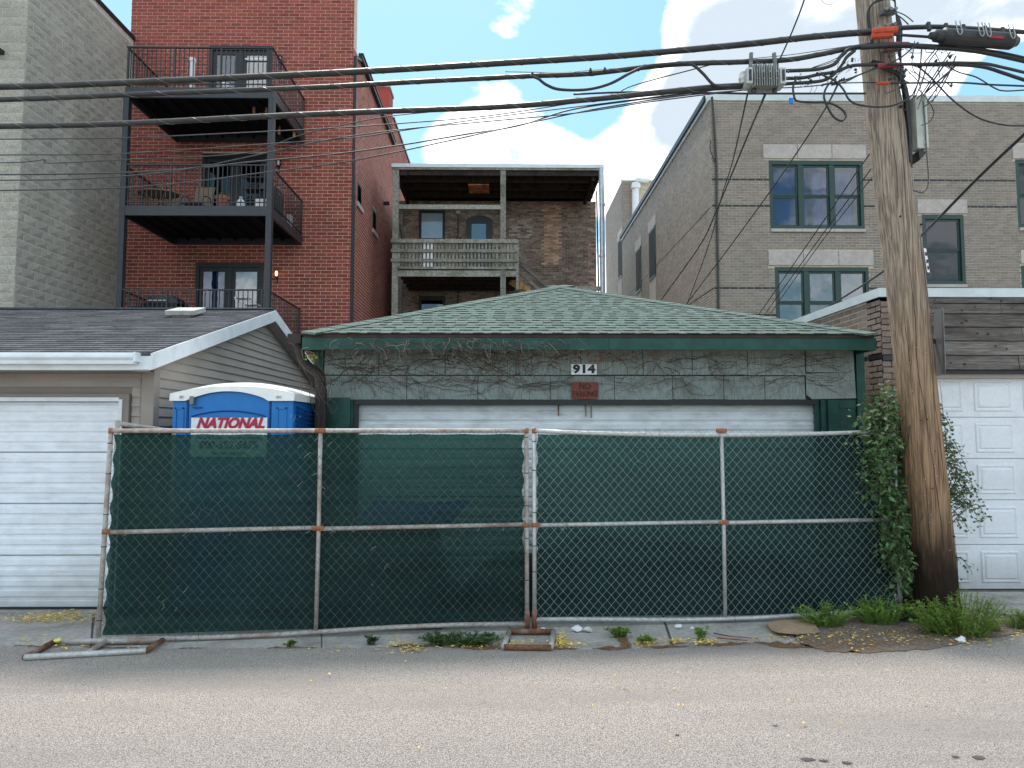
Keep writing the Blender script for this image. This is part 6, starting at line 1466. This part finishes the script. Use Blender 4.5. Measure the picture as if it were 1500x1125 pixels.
cable('black wire drooping across the pole face to the terminal box', W((1205, 110), (1224, 119), (1236, 132), (1243, 145), (1256, 153), (1280, 156.5), (1306, 155), (1328, 146), (1335, 140), Y=6.28), .009)
tag(MB().box(P(1156, 148, 6.33).x, P(1161.5, 148, 6.33).x, 6.32, 6.335, P(1158, 152, 6.33).z, P(1158, 144, 6.33).z).build('blue_tag', MT['blue_tag']), 'small blue tag on a wire end under the amplifier box', 'tag')
# right of the pole
rw = [
 ('thick black cable leaving the orange tape to the right above the splice case', [(1300, 42), (1340, 40), (1380, 39.5), (1440, 43), (1500, 47), (1600, 56)], .022),
 ('shorter black cable entering the left end of the splice case', [(1300, 50), (1330, 52), (1360, 54)], .013),
 ('thick black cable sweeping right and down below the splice case', [(1262, 69), (1310, 66), (1350, 68), (1400, 71), (1440, 76), (1475, 83), (1520, 93), (1600, 110)], .025),
 ('thin black cable hugging the upper side of the sweeping thick one', [(1400, 68), (1440, 72), (1480, 79), (1560, 98)], .008),
 ('black cable right of the pole at the height of the red tape, upper branch', [(1300, 94), (1350, 94), (1400, 92), (1440, 93), (1470, 99), (1500, 106), (1580, 125)], .014),
 ('black cable right of the pole at the height of the red tape, lower branch', [(1340, 95), (1400, 95), (1440, 98), (1470, 107), (1500, 117), (1580, 142)], .017),
 ('straight strand from the lowest orange tape to the right edge', [(1300, 122), (1400, 121), (1450, 124), (1500, 126), (1600, 130)], .009),
 ('slack thin wire dipping to the right below the cables', [(1388, 97), (1405, 106), (1430, 113), (1455, 128), (1470, 133), (1500, 132), (1580, 126)], .0065),
 ('long slack wire curving from the pole down to the right across the tan building', [(1338, 92), (1362, 112), (1395, 146), (1430, 171), (1465, 182), (1500, 184), (1580, 178)], .008),
 ('thin wire hanging straight down beside the terminal box and hooking back to the pole', [(1352, 148), (1355, 180), (1357, 220), (1360, 258), (1358, 276), (1350, 282), (1338, 279)], .005),
 ('thin wire bulging right from the terminal box', [(1345, 130), (1360, 148), (1368, 165), (1362, 178), (1350, 184)], .005),
 ('thin wire zigzagging down right of the pole at the clamps', [(1308, 15), (1325, 22), (1338, 32)], .005), ('thin twisted wire tail above the orange tape', [(1306, 17), (1320, 26), (1331, 36)], .006),
 ('steep wire right of the pole, leftmost of the fan into the terminal box', [(1350, 72), (1348, 100), (1346, 118), (1336, 140)], .006), ('steep wire right of the pole, second in the fan', [(1372, 70), (1350, 98), (1345, 120), (1338, 142)], .006),
 ('steep wire right of the pole, third in the fan', [(1378, 68), (1360, 92), (1350, 122), (1340, 143)], .006), ('steep wire right of the pole, fourth in the fan', [(1392, 76), (1372, 105), (1352, 135), (1343, 145)], .0065),
 ('steep wire right of the pole, rightmost of the fan', [(1400, 82), (1390, 108), (1372, 140), (1352, 158)], .0065), ('curly thin wire in the tangle right of the pole', [(1340, 60), (1336, 95), (1345, 110), (1362, 120), (1372, 130), (1366, 150)], .004),
 ('thin wire crossing over the tangle from upper left to lower right', [(1326, 100), (1345, 120), (1350, 140), (1344, 160)], .004), ('small hooked wire under the splice case', [(1370, 78), (1376, 92), (1366, 99), (1360, 108)], .004),
 ('thin vertical wire close to the right edge of the pole', [(1318, 40), (1320, 90), (1319, 130)], .005)]
for i, (lb, pts, r_) in enumerate(rw): cable(lb, W(*pts, Y=6.42 - .03 * (i % 5)), r_, 'cable' if r_ > .006 else 'cable_thin')
sc = thing('splice_case', 'black cylindrical cable splice case with wire clips and red label right of the pole', 'splice case', P(1426, 58, 6.3))
a, b = P(1362, 52, 6.3), P(1490, 61, 6.3); d = b - a
mb = MB(); mb.tube([a, a + d * .06, a + d * .062, a + d * .14, a + d * .15, a + d * .93, a + d * .98, b], [.03, .04, .055, .06, .078, .078, .05, .045], 16); mb.build('casing', MT['cable'], sc)
for k in (.27, .52, .6, .87):
    c = a + d * k; MB().tube(curve([c + Vector((-.02, -.07, .12)), c + Vector((-.02, -.095, .0)), c + Vector((0, -.095, -.03)), c + Vector((.02, -.095, .0)), c + Vector((.02, -.07, .12))], 5), .005, 5).build('clip', MT['strand'], sc)
c = a + d * .69; MB().obox(c + Vector((0, -.078, -.02)), d.normalized() * .07, (0, .004, 0), (0, 0, .012)).build('red_label', MT['red_tape'], sc)
for k in (.0, .2, .4, .65, .85): c = a + d * k; MB().bar(c + Vector((0, 0, .05)), c + Vector((0, .02, .14)), .03).build('hanger', MT['cable'], sc)
for (px0, px1, y0, y1, m, r_) in ((1278, 1312, 47, 44, 'orange_tape', .038), (1276, 1306, 54, 52, 'orange_tape', .028), (1292, 1330, 67, 66, 'red_tape', .030), (1286, 1314, 97, 95, 'red_tape', .024), (1284, 1302, 122.5, 122, 'orange_tape', .016)):
    MB().tube([P(px0, y0, 6.39), P((px0 + px1) / 2, (y0 + y1) / 2 - .5, 6.37), P(px1, y1, 6.39)], r_, 10).build('cable_guard', MT[m], up_)
mb = MB(); rr_ = random.Random(14)
for k in range(34):
    x = rr_.uniform(1300, 1400); y = rr_.uniform(62, 135); c = P(x, y, 6.45 - rr_.uniform(0, .08)); e_ = c + Vector((rr_.uniform(-.12, .12), rr_.uniform(-.05, .05), rr_.uniform(-.14, .1)))
    mb.tube(curve([c, c.lerp(e_, .5) + Vector((rr_.uniform(-.06, .06), 0, rr_.uniform(-.05, .05))), e_], 5), rr_.choice([.002, .003, .004]), 4)
    if k % 3 == 0: mb.lathe([(.01, -.015), (.018, 0), (.008, .016)], c, 6)
tag(mb.build('wire_tails', MT['cable_thin'], kind='stuff'), 'loose wire tails and small clips in the tangle right of the pole', 'wire tangle')

# ================================================================ PLANTS
def leaf(mb, c, d, up, l, w, rnd_):
    d = d.normalized(); s_ = d.cross(up)
    if s_.length < .01: s_ = Vector((1, 0, 0))
    s_.normalize(); n = s_.cross(d); mb.cr = rnd_
    mb.add([c, c + d * l * .45 + s_ * w * .5 + n * l * .06, c + d * l, c + d * l * .45 - s_ * w * .5 + n * l * .06, c + d * l * .5], [(0, 1, 4), (1, 2, 4), (2, 3, 4), (3, 0, 4)])
def rv(r_): return Vector((r_.gauss(0, 1), r_.gauss(0, 1), r_.gauss(0, 1)))
rr_ = random.Random(77)
vn = thing('climbing_vine', 'dense dark green leafy vine between the right fence end and the wooden pole', 'vine', (P(1325, 890, 6.9).x, 6.9, 0))
stems = MB(); lv = MB()
targets = []
clumps = [(1298, 618, 24, 16), (1312, 645, 16, 16), (1288, 664, 20, 15), (1318, 690, 14, 16), (1300, 712, 18, 16), (1322, 742, 12, 16), (1308, 770, 14, 14), (1326, 800, 10, 16), (1316, 828, 12, 14), (1328, 858, 10, 14), (1306, 745, 10, 9), (1276, 640, 9, 8), (1280, 690, 8, 7), (1296, 795, 8, 8), (1340, 772, 6, 7)]
for k in range(62):      # main mass left of the pole, in ragged clumps
    cx_, cy_, sx_, sy_ = clumps[k % len(clumps)]; targets.append((cx_ + rr_.gauss(0, sx_ * .55), cy_ + rr_.gauss(0, sy_ * .7), rr_.uniform(6.52, 7.05)))
for k in range(26):   # sprays right of the pole
    t_ = rr_.random(); targets.append((1384 + 52 * t_ * rr_.uniform(.3, 1.0) + 4, 618 + 150 * t_ ** .8 + rr_.uniform(-10, 16), rr_.uniform(6.8, 7.1)))
targets += [(1444, 760, 6.9), (1436, 736, 6.9), (1428, 718, 6.9), (1412, 742, 6.95), (1420, 695, 6.95), (1408, 668, 6.95), (1396, 632, 6.9), (1424, 838, 6.9), (1402, 820, 6.9), (1400, 852, 6.9)]
for k, (x, y, Y) in enumerate(targets):
    e_ = P(x, y, Y); right = x > 1380; b_ = P(1330 + rr_.uniform(-10, 12), 893, 7.0); b_.z = .0
    mid = P((1345 if not right else 1374) + rr_.uniform(-16, 10) - (0 if right else 16), (y + 900) / 2 - (40 if right else 0) , 7.0 + (.15 if right else 0))
    pth = curve([b_, mid, e_ + Vector((-.12 if right else .05, 0, .14)), e_], 8); stems.tube(pth, [.008 - .006 * i / len(pth) for i in range(len(pth))], 5)
    n_ = rr_.randint(70, 150) if not right else 30
    for j in range(n_):
        if right: q_ = pth[-1 - int(rr_.random() ** 1.3 * 13)]; sp_ = .032
        else: q_ = pth[-1 - int(rr_.random() ** .9 * 14)]; sp_ = .075
        q_ = q_ + rv(rr_) * sp_
        fx_, fy_ = pix(q_)
        if not right and q_.y < 6.95 and fx_ > 1262 + (fy_ - 120) * .1 + 3: q_.y = 7.02
        dd_ = rv(rr_); dd_.z -= .6; dd_.y -= .5; leaf(lv, q_, dd_, Vector((rr_.gauss(0, .5), -.5, 1)), rr_.choice([.03, .04, .055, .07, .085] if not right else [.022, .03, .04]) * rr_.uniform(.8, 1.1), rr_.uniform(.020, .048), rr_.random())
stems.build('stems', MT['stem'], vn); lv.build('foliage', MT['leaf'], vn, kind='stuff')
def weed(label, px, py, h, w, n, seed, cat='weed', m='weed', up=.45, leafl=(.018, .042)):
    r_ = random.Random(seed); b0 = G(px, py); t = thing('weed_clump', label, cat, (b0.x, b0.y, 0), 'weeds along the alley edge'); st_, lf = MB(), MB()
    for k in range(n):
        a = r_.uniform(0, 6.28); rad_ = w * math.sqrt(r_.random()); b_ = b0 + Vector((math.cos(a) * rad_ * .6, math.sin(a) * rad_ * .35, 0)); hh_ = h * r_.uniform(.45, 1.05) * (1 - .35 * rad_ / w)
        e_ = b_ + Vector((math.cos(a) * rad_ * .8 + r_.gauss(0, .03), math.sin(a) * rad_ * .4, hh_)); mid = b_.lerp(e_, .5) + Vector((r_.gauss(0, .012), r_.gauss(0, .01), .02)); pth = curve([b_, mid, e_], 5)
        st_.tube(pth, [.0022] * (len(pth) - 1) + [.0008], 3, cap=False)
        for j in range(32):
            i = r_.randrange(1, len(pth)); q_ = pth[i - 1].lerp(pth[i], r_.random()); dd_ = rv(r_); dd_.z = abs(dd_.z) * up; leaf(lf, q_, dd_, Vector((0, 0, 1)), r_.uniform(*leafl), r_.uniform(.008, .018), r_.random())
    st_.build('stalks', MT['weed'], t); lf.build('leaves', MT[m], t, kind='stuff'); return t
weed('big bright green feathery weed clump right in front of the pole foot', 1408, 932, .46, .34, 130, 1)
weed('second bright weed clump at the left side of the pole foot', 1372, 930, .36, .17, 50, 2)
weed('rounded green weed clump under the vine at the fence end', 1292, 914, .30, .24, 80, 3)
weed('green weed clump touching the bottom rail left of the vine', 1212, 918, .25, .24, 60, 4)
weed('narrow upright weed poking through the bottom rail at the right panel', 1180, 897, .22, .06, 10, 5)
weed('small weed clump at the right edge beyond the pole', 1492, 922, .22, .12, 30, 6)
weed('weed clump between the pole weeds and the right edge', 1452, 925, .12, .1, 16, 16)
weed('low dark green ground weeds under the rail, left of the centre pipe base', 690, 944, .10, .22, 70, 7, m='leaf')
weed('low dark green ground weeds under the rail, nearer mid left panel', 645, 943, .10, .14, 40, 8, m='leaf')
weed('tiny weed tuft under the left panel near its middle post', 543, 944, .08, .04, 9, 9, m='leaf')
weed('tiny weed sprig under the left panel near the pipe base', 425, 948, .06, .03, 6, 10)
weed('short weed tuft under the right panel near its left end', 908, 935, .12, .08, 16, 11)
weed('small weed tuft beside yellow petals under the right panel', 943, 944, .09, .05, 9, 12)
weed('single leggy weed growing from the slab crack under the right panel', 1028, 938, .14, .05, 10, 13)
weed('low weeds round the foot of the vine', 1335, 912, .16, .14, 26, 14, m='leaf')
tw = weed('tall single-stemmed weed standing in front of the black pole foot', 1388, 918, .36, .03, 3, 15, leafl=(.04, .085)); 
# dead creeper over the green garage front
def creeper(label, seeds, n, seed, steps, y, box, thick=.0030):
    r_ = random.Random(seed); mb = MB(); lf = MB(); x0, x1, ya, yb = box
    for k in range(n):
        sx_, sy_ = r_.choice(seeds); px, py = sx_ + r_.uniform(-14, 14), sy_ + r_.uniform(-6, 6); a = r_.choice([0, math.pi]) + r_.gauss(0, .55); ps = []
        for s_ in range(r_.randint(*steps)):
            yy = y - r_.uniform(.0, .012) - (.36 if py < 513 else 0); ps.append(P(px, py, yy)); a += r_.gauss(0, .33); px += math.cos(a) * 7; py += math.sin(a) * 5
            if not (x0 < px < x1 and ya < py < yb): break
        if len(ps) > 2:
            mb.cr = r_.random(); ps = curve(ps, 3); t0 = thick * r_.uniform(.35, 1.2); mb.tube(ps, [t0 * (1 - .6 * i / len(ps)) for i in range(len(ps))], 4, cap=False)
            if r_.random() < .25: q_ = ps[-1]; leaf(lf, q_, rv(r_), Vector((0, -1, 0)), .03, .02, r_.random())
    return mb, lf
cv = thing('dead_creeper', 'leafless brown creeper spread over the grey-green siding of the number 914 garage', 'creeper', (GXL + 1.4, GY, 0))
sds = [(x, y) for x in range(480, 840, 18) for y in (522, 535, 560)] + [(500, 505), (600, 502), (690, 500), (760, 506)]
mb, lf = creeper('', sds, 210, 5, (6, 30), GY - .008, (470, 850, 493, 590)); mb.build('branches', MT['dead_vine'], cv, kind='stuff')
sds2 = [(x, y) for x in range(880, 1250, 22) for y in (525, 535, 560)]
mb2, lf2 = creeper('', sds2, 130, 6, (6, 26), GY - .008, (860, 1256, 514, 584), .0028); mb2.build('twigs', MT['dead_vine'], cv, kind='stuff')
mb3 = MB(); r_ = random.Random(9)      # wisps hanging from the eave
for k in range(120):
    px = r_.choice([r_.gauss(700, 60), r_.gauss(560, 50), r_.uniform(500, 860)]); py = r_.uniform(494, 512); a = P(px, py, EGY - .01 - r_.uniform(0, .06)); L0 = r_.uniform(6, 24)
    b = P(px + r_.uniform(-12, 22), py + L0, EGY + .0 + r_.uniform(-.05, .2)); m_ = a.lerp(b, .5) + Vector((r_.uniform(-.05, .05), -.03, r_.uniform(-.0, .04))); mb3.cr = r_.random(); mb3.tube(curve([a, m_, b], 5), [.0022, *[.0019] * 9, .001], 4, cap=False)
mb3.build('hanging_twigs', MT['dry_twig'], cv, kind='stuff')
lf3 = MB()
for k in range(170):
    px = r_.choice([r_.gauss(905, 28), r_.uniform(500, 900), r_.gauss(830, 30)]); py = r_.uniform(514, 529); leaf(lf3, P(px, py, GY - .015), rv(r_), Vector((0, -1, .3)), r_.uniform(.018, .034), .018, r_.random())
lf3.build('withered_leaves', MT['dead_leaf'], cv, kind='stuff')
mb4 = MB(); r_ = random.Random(19)   # strands bridging the downspout and door jamb
for k in range(15):
    pts = []; px, py = r_.uniform(428, 480), r_.uniform(495, 560)
    for s_ in range(7): pts.append(P(px, py, 7.32 + r_.uniform(-.03, .05))); px += r_.uniform(-5, 12); py += r_.uniform(4, 18)
    mb4.cr = r_.random(); mb4.tube(curve(pts, 4), r_.uniform(.0015, .003), 4, cap=False)
mb4.build('loose_strands', MT['dead_vine'], cv, kind='stuff')
lf4 = MB()
for k in range(14): leaf(lf4, P(456 + r_.gauss(0, 3), 523 + r_.gauss(0, 3), 7.3), rv(r_), Vector((0, -1, .3)), .04, .03, r_.random())
lf4.build('green_leaves', MT['weed'], cv, kind='stuff')

# ================================================================ LITTER
def scatter(name, label, m, spots, seed, lr=(.018, .042), asp=.45, lift=.018, cat='leaf litter'):
    r_ = random.Random(seed); mb = MB()
    for px, py, sx_, sy_, n in spots:
        for k in range(int(n * 1.8)):
            q_ = G(r_.gauss(px, sx_), min(r_.gauss(py, sy_), 1100)); q_.z = lift + r_.uniform(0, .012); a = r_.uniform(0, 6.28); l = r_.uniform(*lr); d_ = Vector((math.cos(a), math.sin(a), r_.uniform(-.25, .25))); leaf(mb, q_, d_, Vector((r_.gauss(0, .3), r_.gauss(0, .3), 1)), l, l * asp, r_.random())
    o = mb.build(name, MT[m]); return tag(o, label, cat, kind='stuff')
scatter('yellow_petals', 'yellow fallen petals scattered along the alley edge and left garage apron', 'yellow_leaf', [(75, 907, 32, 4, 230), (50, 912, 30, 3, 50), (110, 902, 18, 3, 70), (100, 943, 40, 5, 40), (590, 946, 12, 3, 26), (600, 955, 10, 3, 24), (700, 949, 50, 2.5, 60), (820, 940, 6, 6, 80), (828, 946, 10, 3, 50), (760, 946, 12, 3, 30),
   (948, 944, 10, 2.5, 70), (990, 942, 10, 2, 45), (1035, 943, 12, 2.5, 60), (1150, 936, 25, 4, 40), (1215, 935, 20, 6, 26), (1250, 945, 18, 6, 20), (1330, 935, 50, 5, 70), (1430, 945, 30, 3, 30), (1490, 933, 10, 4, 20), (200, 958, 20, 5, 12), (700, 1010, 420, 50, 12), (950, 1040, 300, 40, 10), (560, 953, 60, 4, 24)], 1)
scatter('brown_litter', 'rust-brown fallen needles and seeds in the gutter line of the alley', 'brown_litter', [(596, 951, 10, 3, 90), (700, 950, 70, 2, 110), (860, 950, 50, 2, 90), (930, 942, 25, 5, 140), (1000, 948, 60, 2, 120), (1100, 945, 50, 2.5, 150), (1200, 950, 25, 7, 260), (1262, 950, 18, 8, 220), (1340, 945, 40, 4, 120), (1440, 948, 30, 3, 70), (150, 950, 60, 4, 40), (800, 945, 22, 4, 90), (1000, 1000, 300, 30, 26)], 2, (.008, .022), .3)
scatter('pale_chips', 'pale chips and seed husks in the dirt by the pole', 'cardboard', [(1250, 928, 22, 8, 160), (1330, 930, 40, 7, 110), (1450, 932, 22, 5, 60), (900, 948, 200, 4, 60)], 3, (.010, .028), .4)
# loose aggregate on the alley: real little stones over the near surface
mb = MB(); r_ = random.Random(8)
for k in range(2600):
    q_ = Vector((r_.uniform(-4.2, 4.2), r_.uniform(3.4, 5.75), .0105)); s_ = r_.uniform(.0025, .006); mb.cr = r_.random(); v = [q_ + Vector((s_ * math.cos(t_ * 2.09 + k), s_ * math.sin(t_ * 2.09 + k), 0)) for t_ in range(3)] + [q_ + Vector((0, 0, s_ * .9))]; mb.add(v, [(0, 1, 3), (1, 2, 3), (2, 0, 3)])
mk('grit', (.34, .30, .27), .9, var=.3, scale=40, rnd=.5)
tag(mb.build('grit', MT['grit']), 'loose grit and small stones on the asphalt', 'grit', kind='stuff')
# cardboard
mb = MB(); ol = [(1124, 915), (1134, 910), (1160, 908), (1184, 909), (1194, 915), (1200, 926), (1190, 928), (1165, 929), (1140, 927), (1130, 924)]
v = [G(x, y, .022 + .012 * (i % 3)) for i, (x, y) in enumerate(ol)]; mb.prism(v, (0, 0, .006)); tag(mb.build('cardboard_sheet', MT['cardboard'], fixn=True), 'flat tan piece of cardboard lying in front of the right fence panel', 'cardboard')
def crumple(label, px, py, s_, seed, m='litter_white', z=.03):
    r_ = random.Random(seed); c = G(px, py, z); mb = MB(); n, mm = 7, 5
    for j in range(mm):
        for i in range(n): a = 2 * math.pi * i / n; q = math.sin(math.pi * (j + .5) / mm); mb.v.append((c.x + s_ * q * math.cos(a) * r_.uniform(.5, 1.3), c.y + s_ * .6 * q * math.sin(a) * r_.uniform(.5, 1.3), max(.014, c.z + s_ * .6 * math.cos(math.pi * (j + .5) / mm) * r_.uniform(.4, 1.2))))
    for j in range(mm - 1):
        for i in range(n): mb.face([j * n + i, (j + 1) * n + i, (j + 1) * n + (i + 1) % n, j * n + (i + 1) % n])
    mb.face(list(range(n))); mb.face([(mm - 1) * n + i for i in range(n)][::-1])
    return tag(mb.build('crumpled_paper', MT[m]), label, 'litter')
crumple('crumpled white paper in front of the bright weeds by the pole', 1408, 937, .055, 1)
crumple('crumpled white wrapper under the bottom rail right of the centre pipe base', 846, 921, .06, 2)
crumple('small grey crumpled bag beside the white wrapper', 862, 922, .045, 3, 'cabinet')
crumple('small bluish plastic scrap under the right panel', 994, 917, .035, 4)
crumple('tiny white scrap next to the bluish plastic scrap', 1014, 920, .02, 5)
crumple('thin white scrap tucked behind the centre pipe base', 796, 922, .03, 6)
for i, (x, y, s_, lb) in enumerate(((620, 951, .03, ''), )):
    pass
mb = MB()
for pts in (((1045, 927), (1065, 931), (1085, 933), (1110, 935)), ((1048, 934), (1070, 936), (1095, 938))):
    mb.tube(curve([G(x, y, .02) for x, y in pts], 5), .006, 5)
tag(mb.build('dry_twigs', MT['rusty']), 'two rust-brown dry twigs on the slab under the right panel', 'twigs')
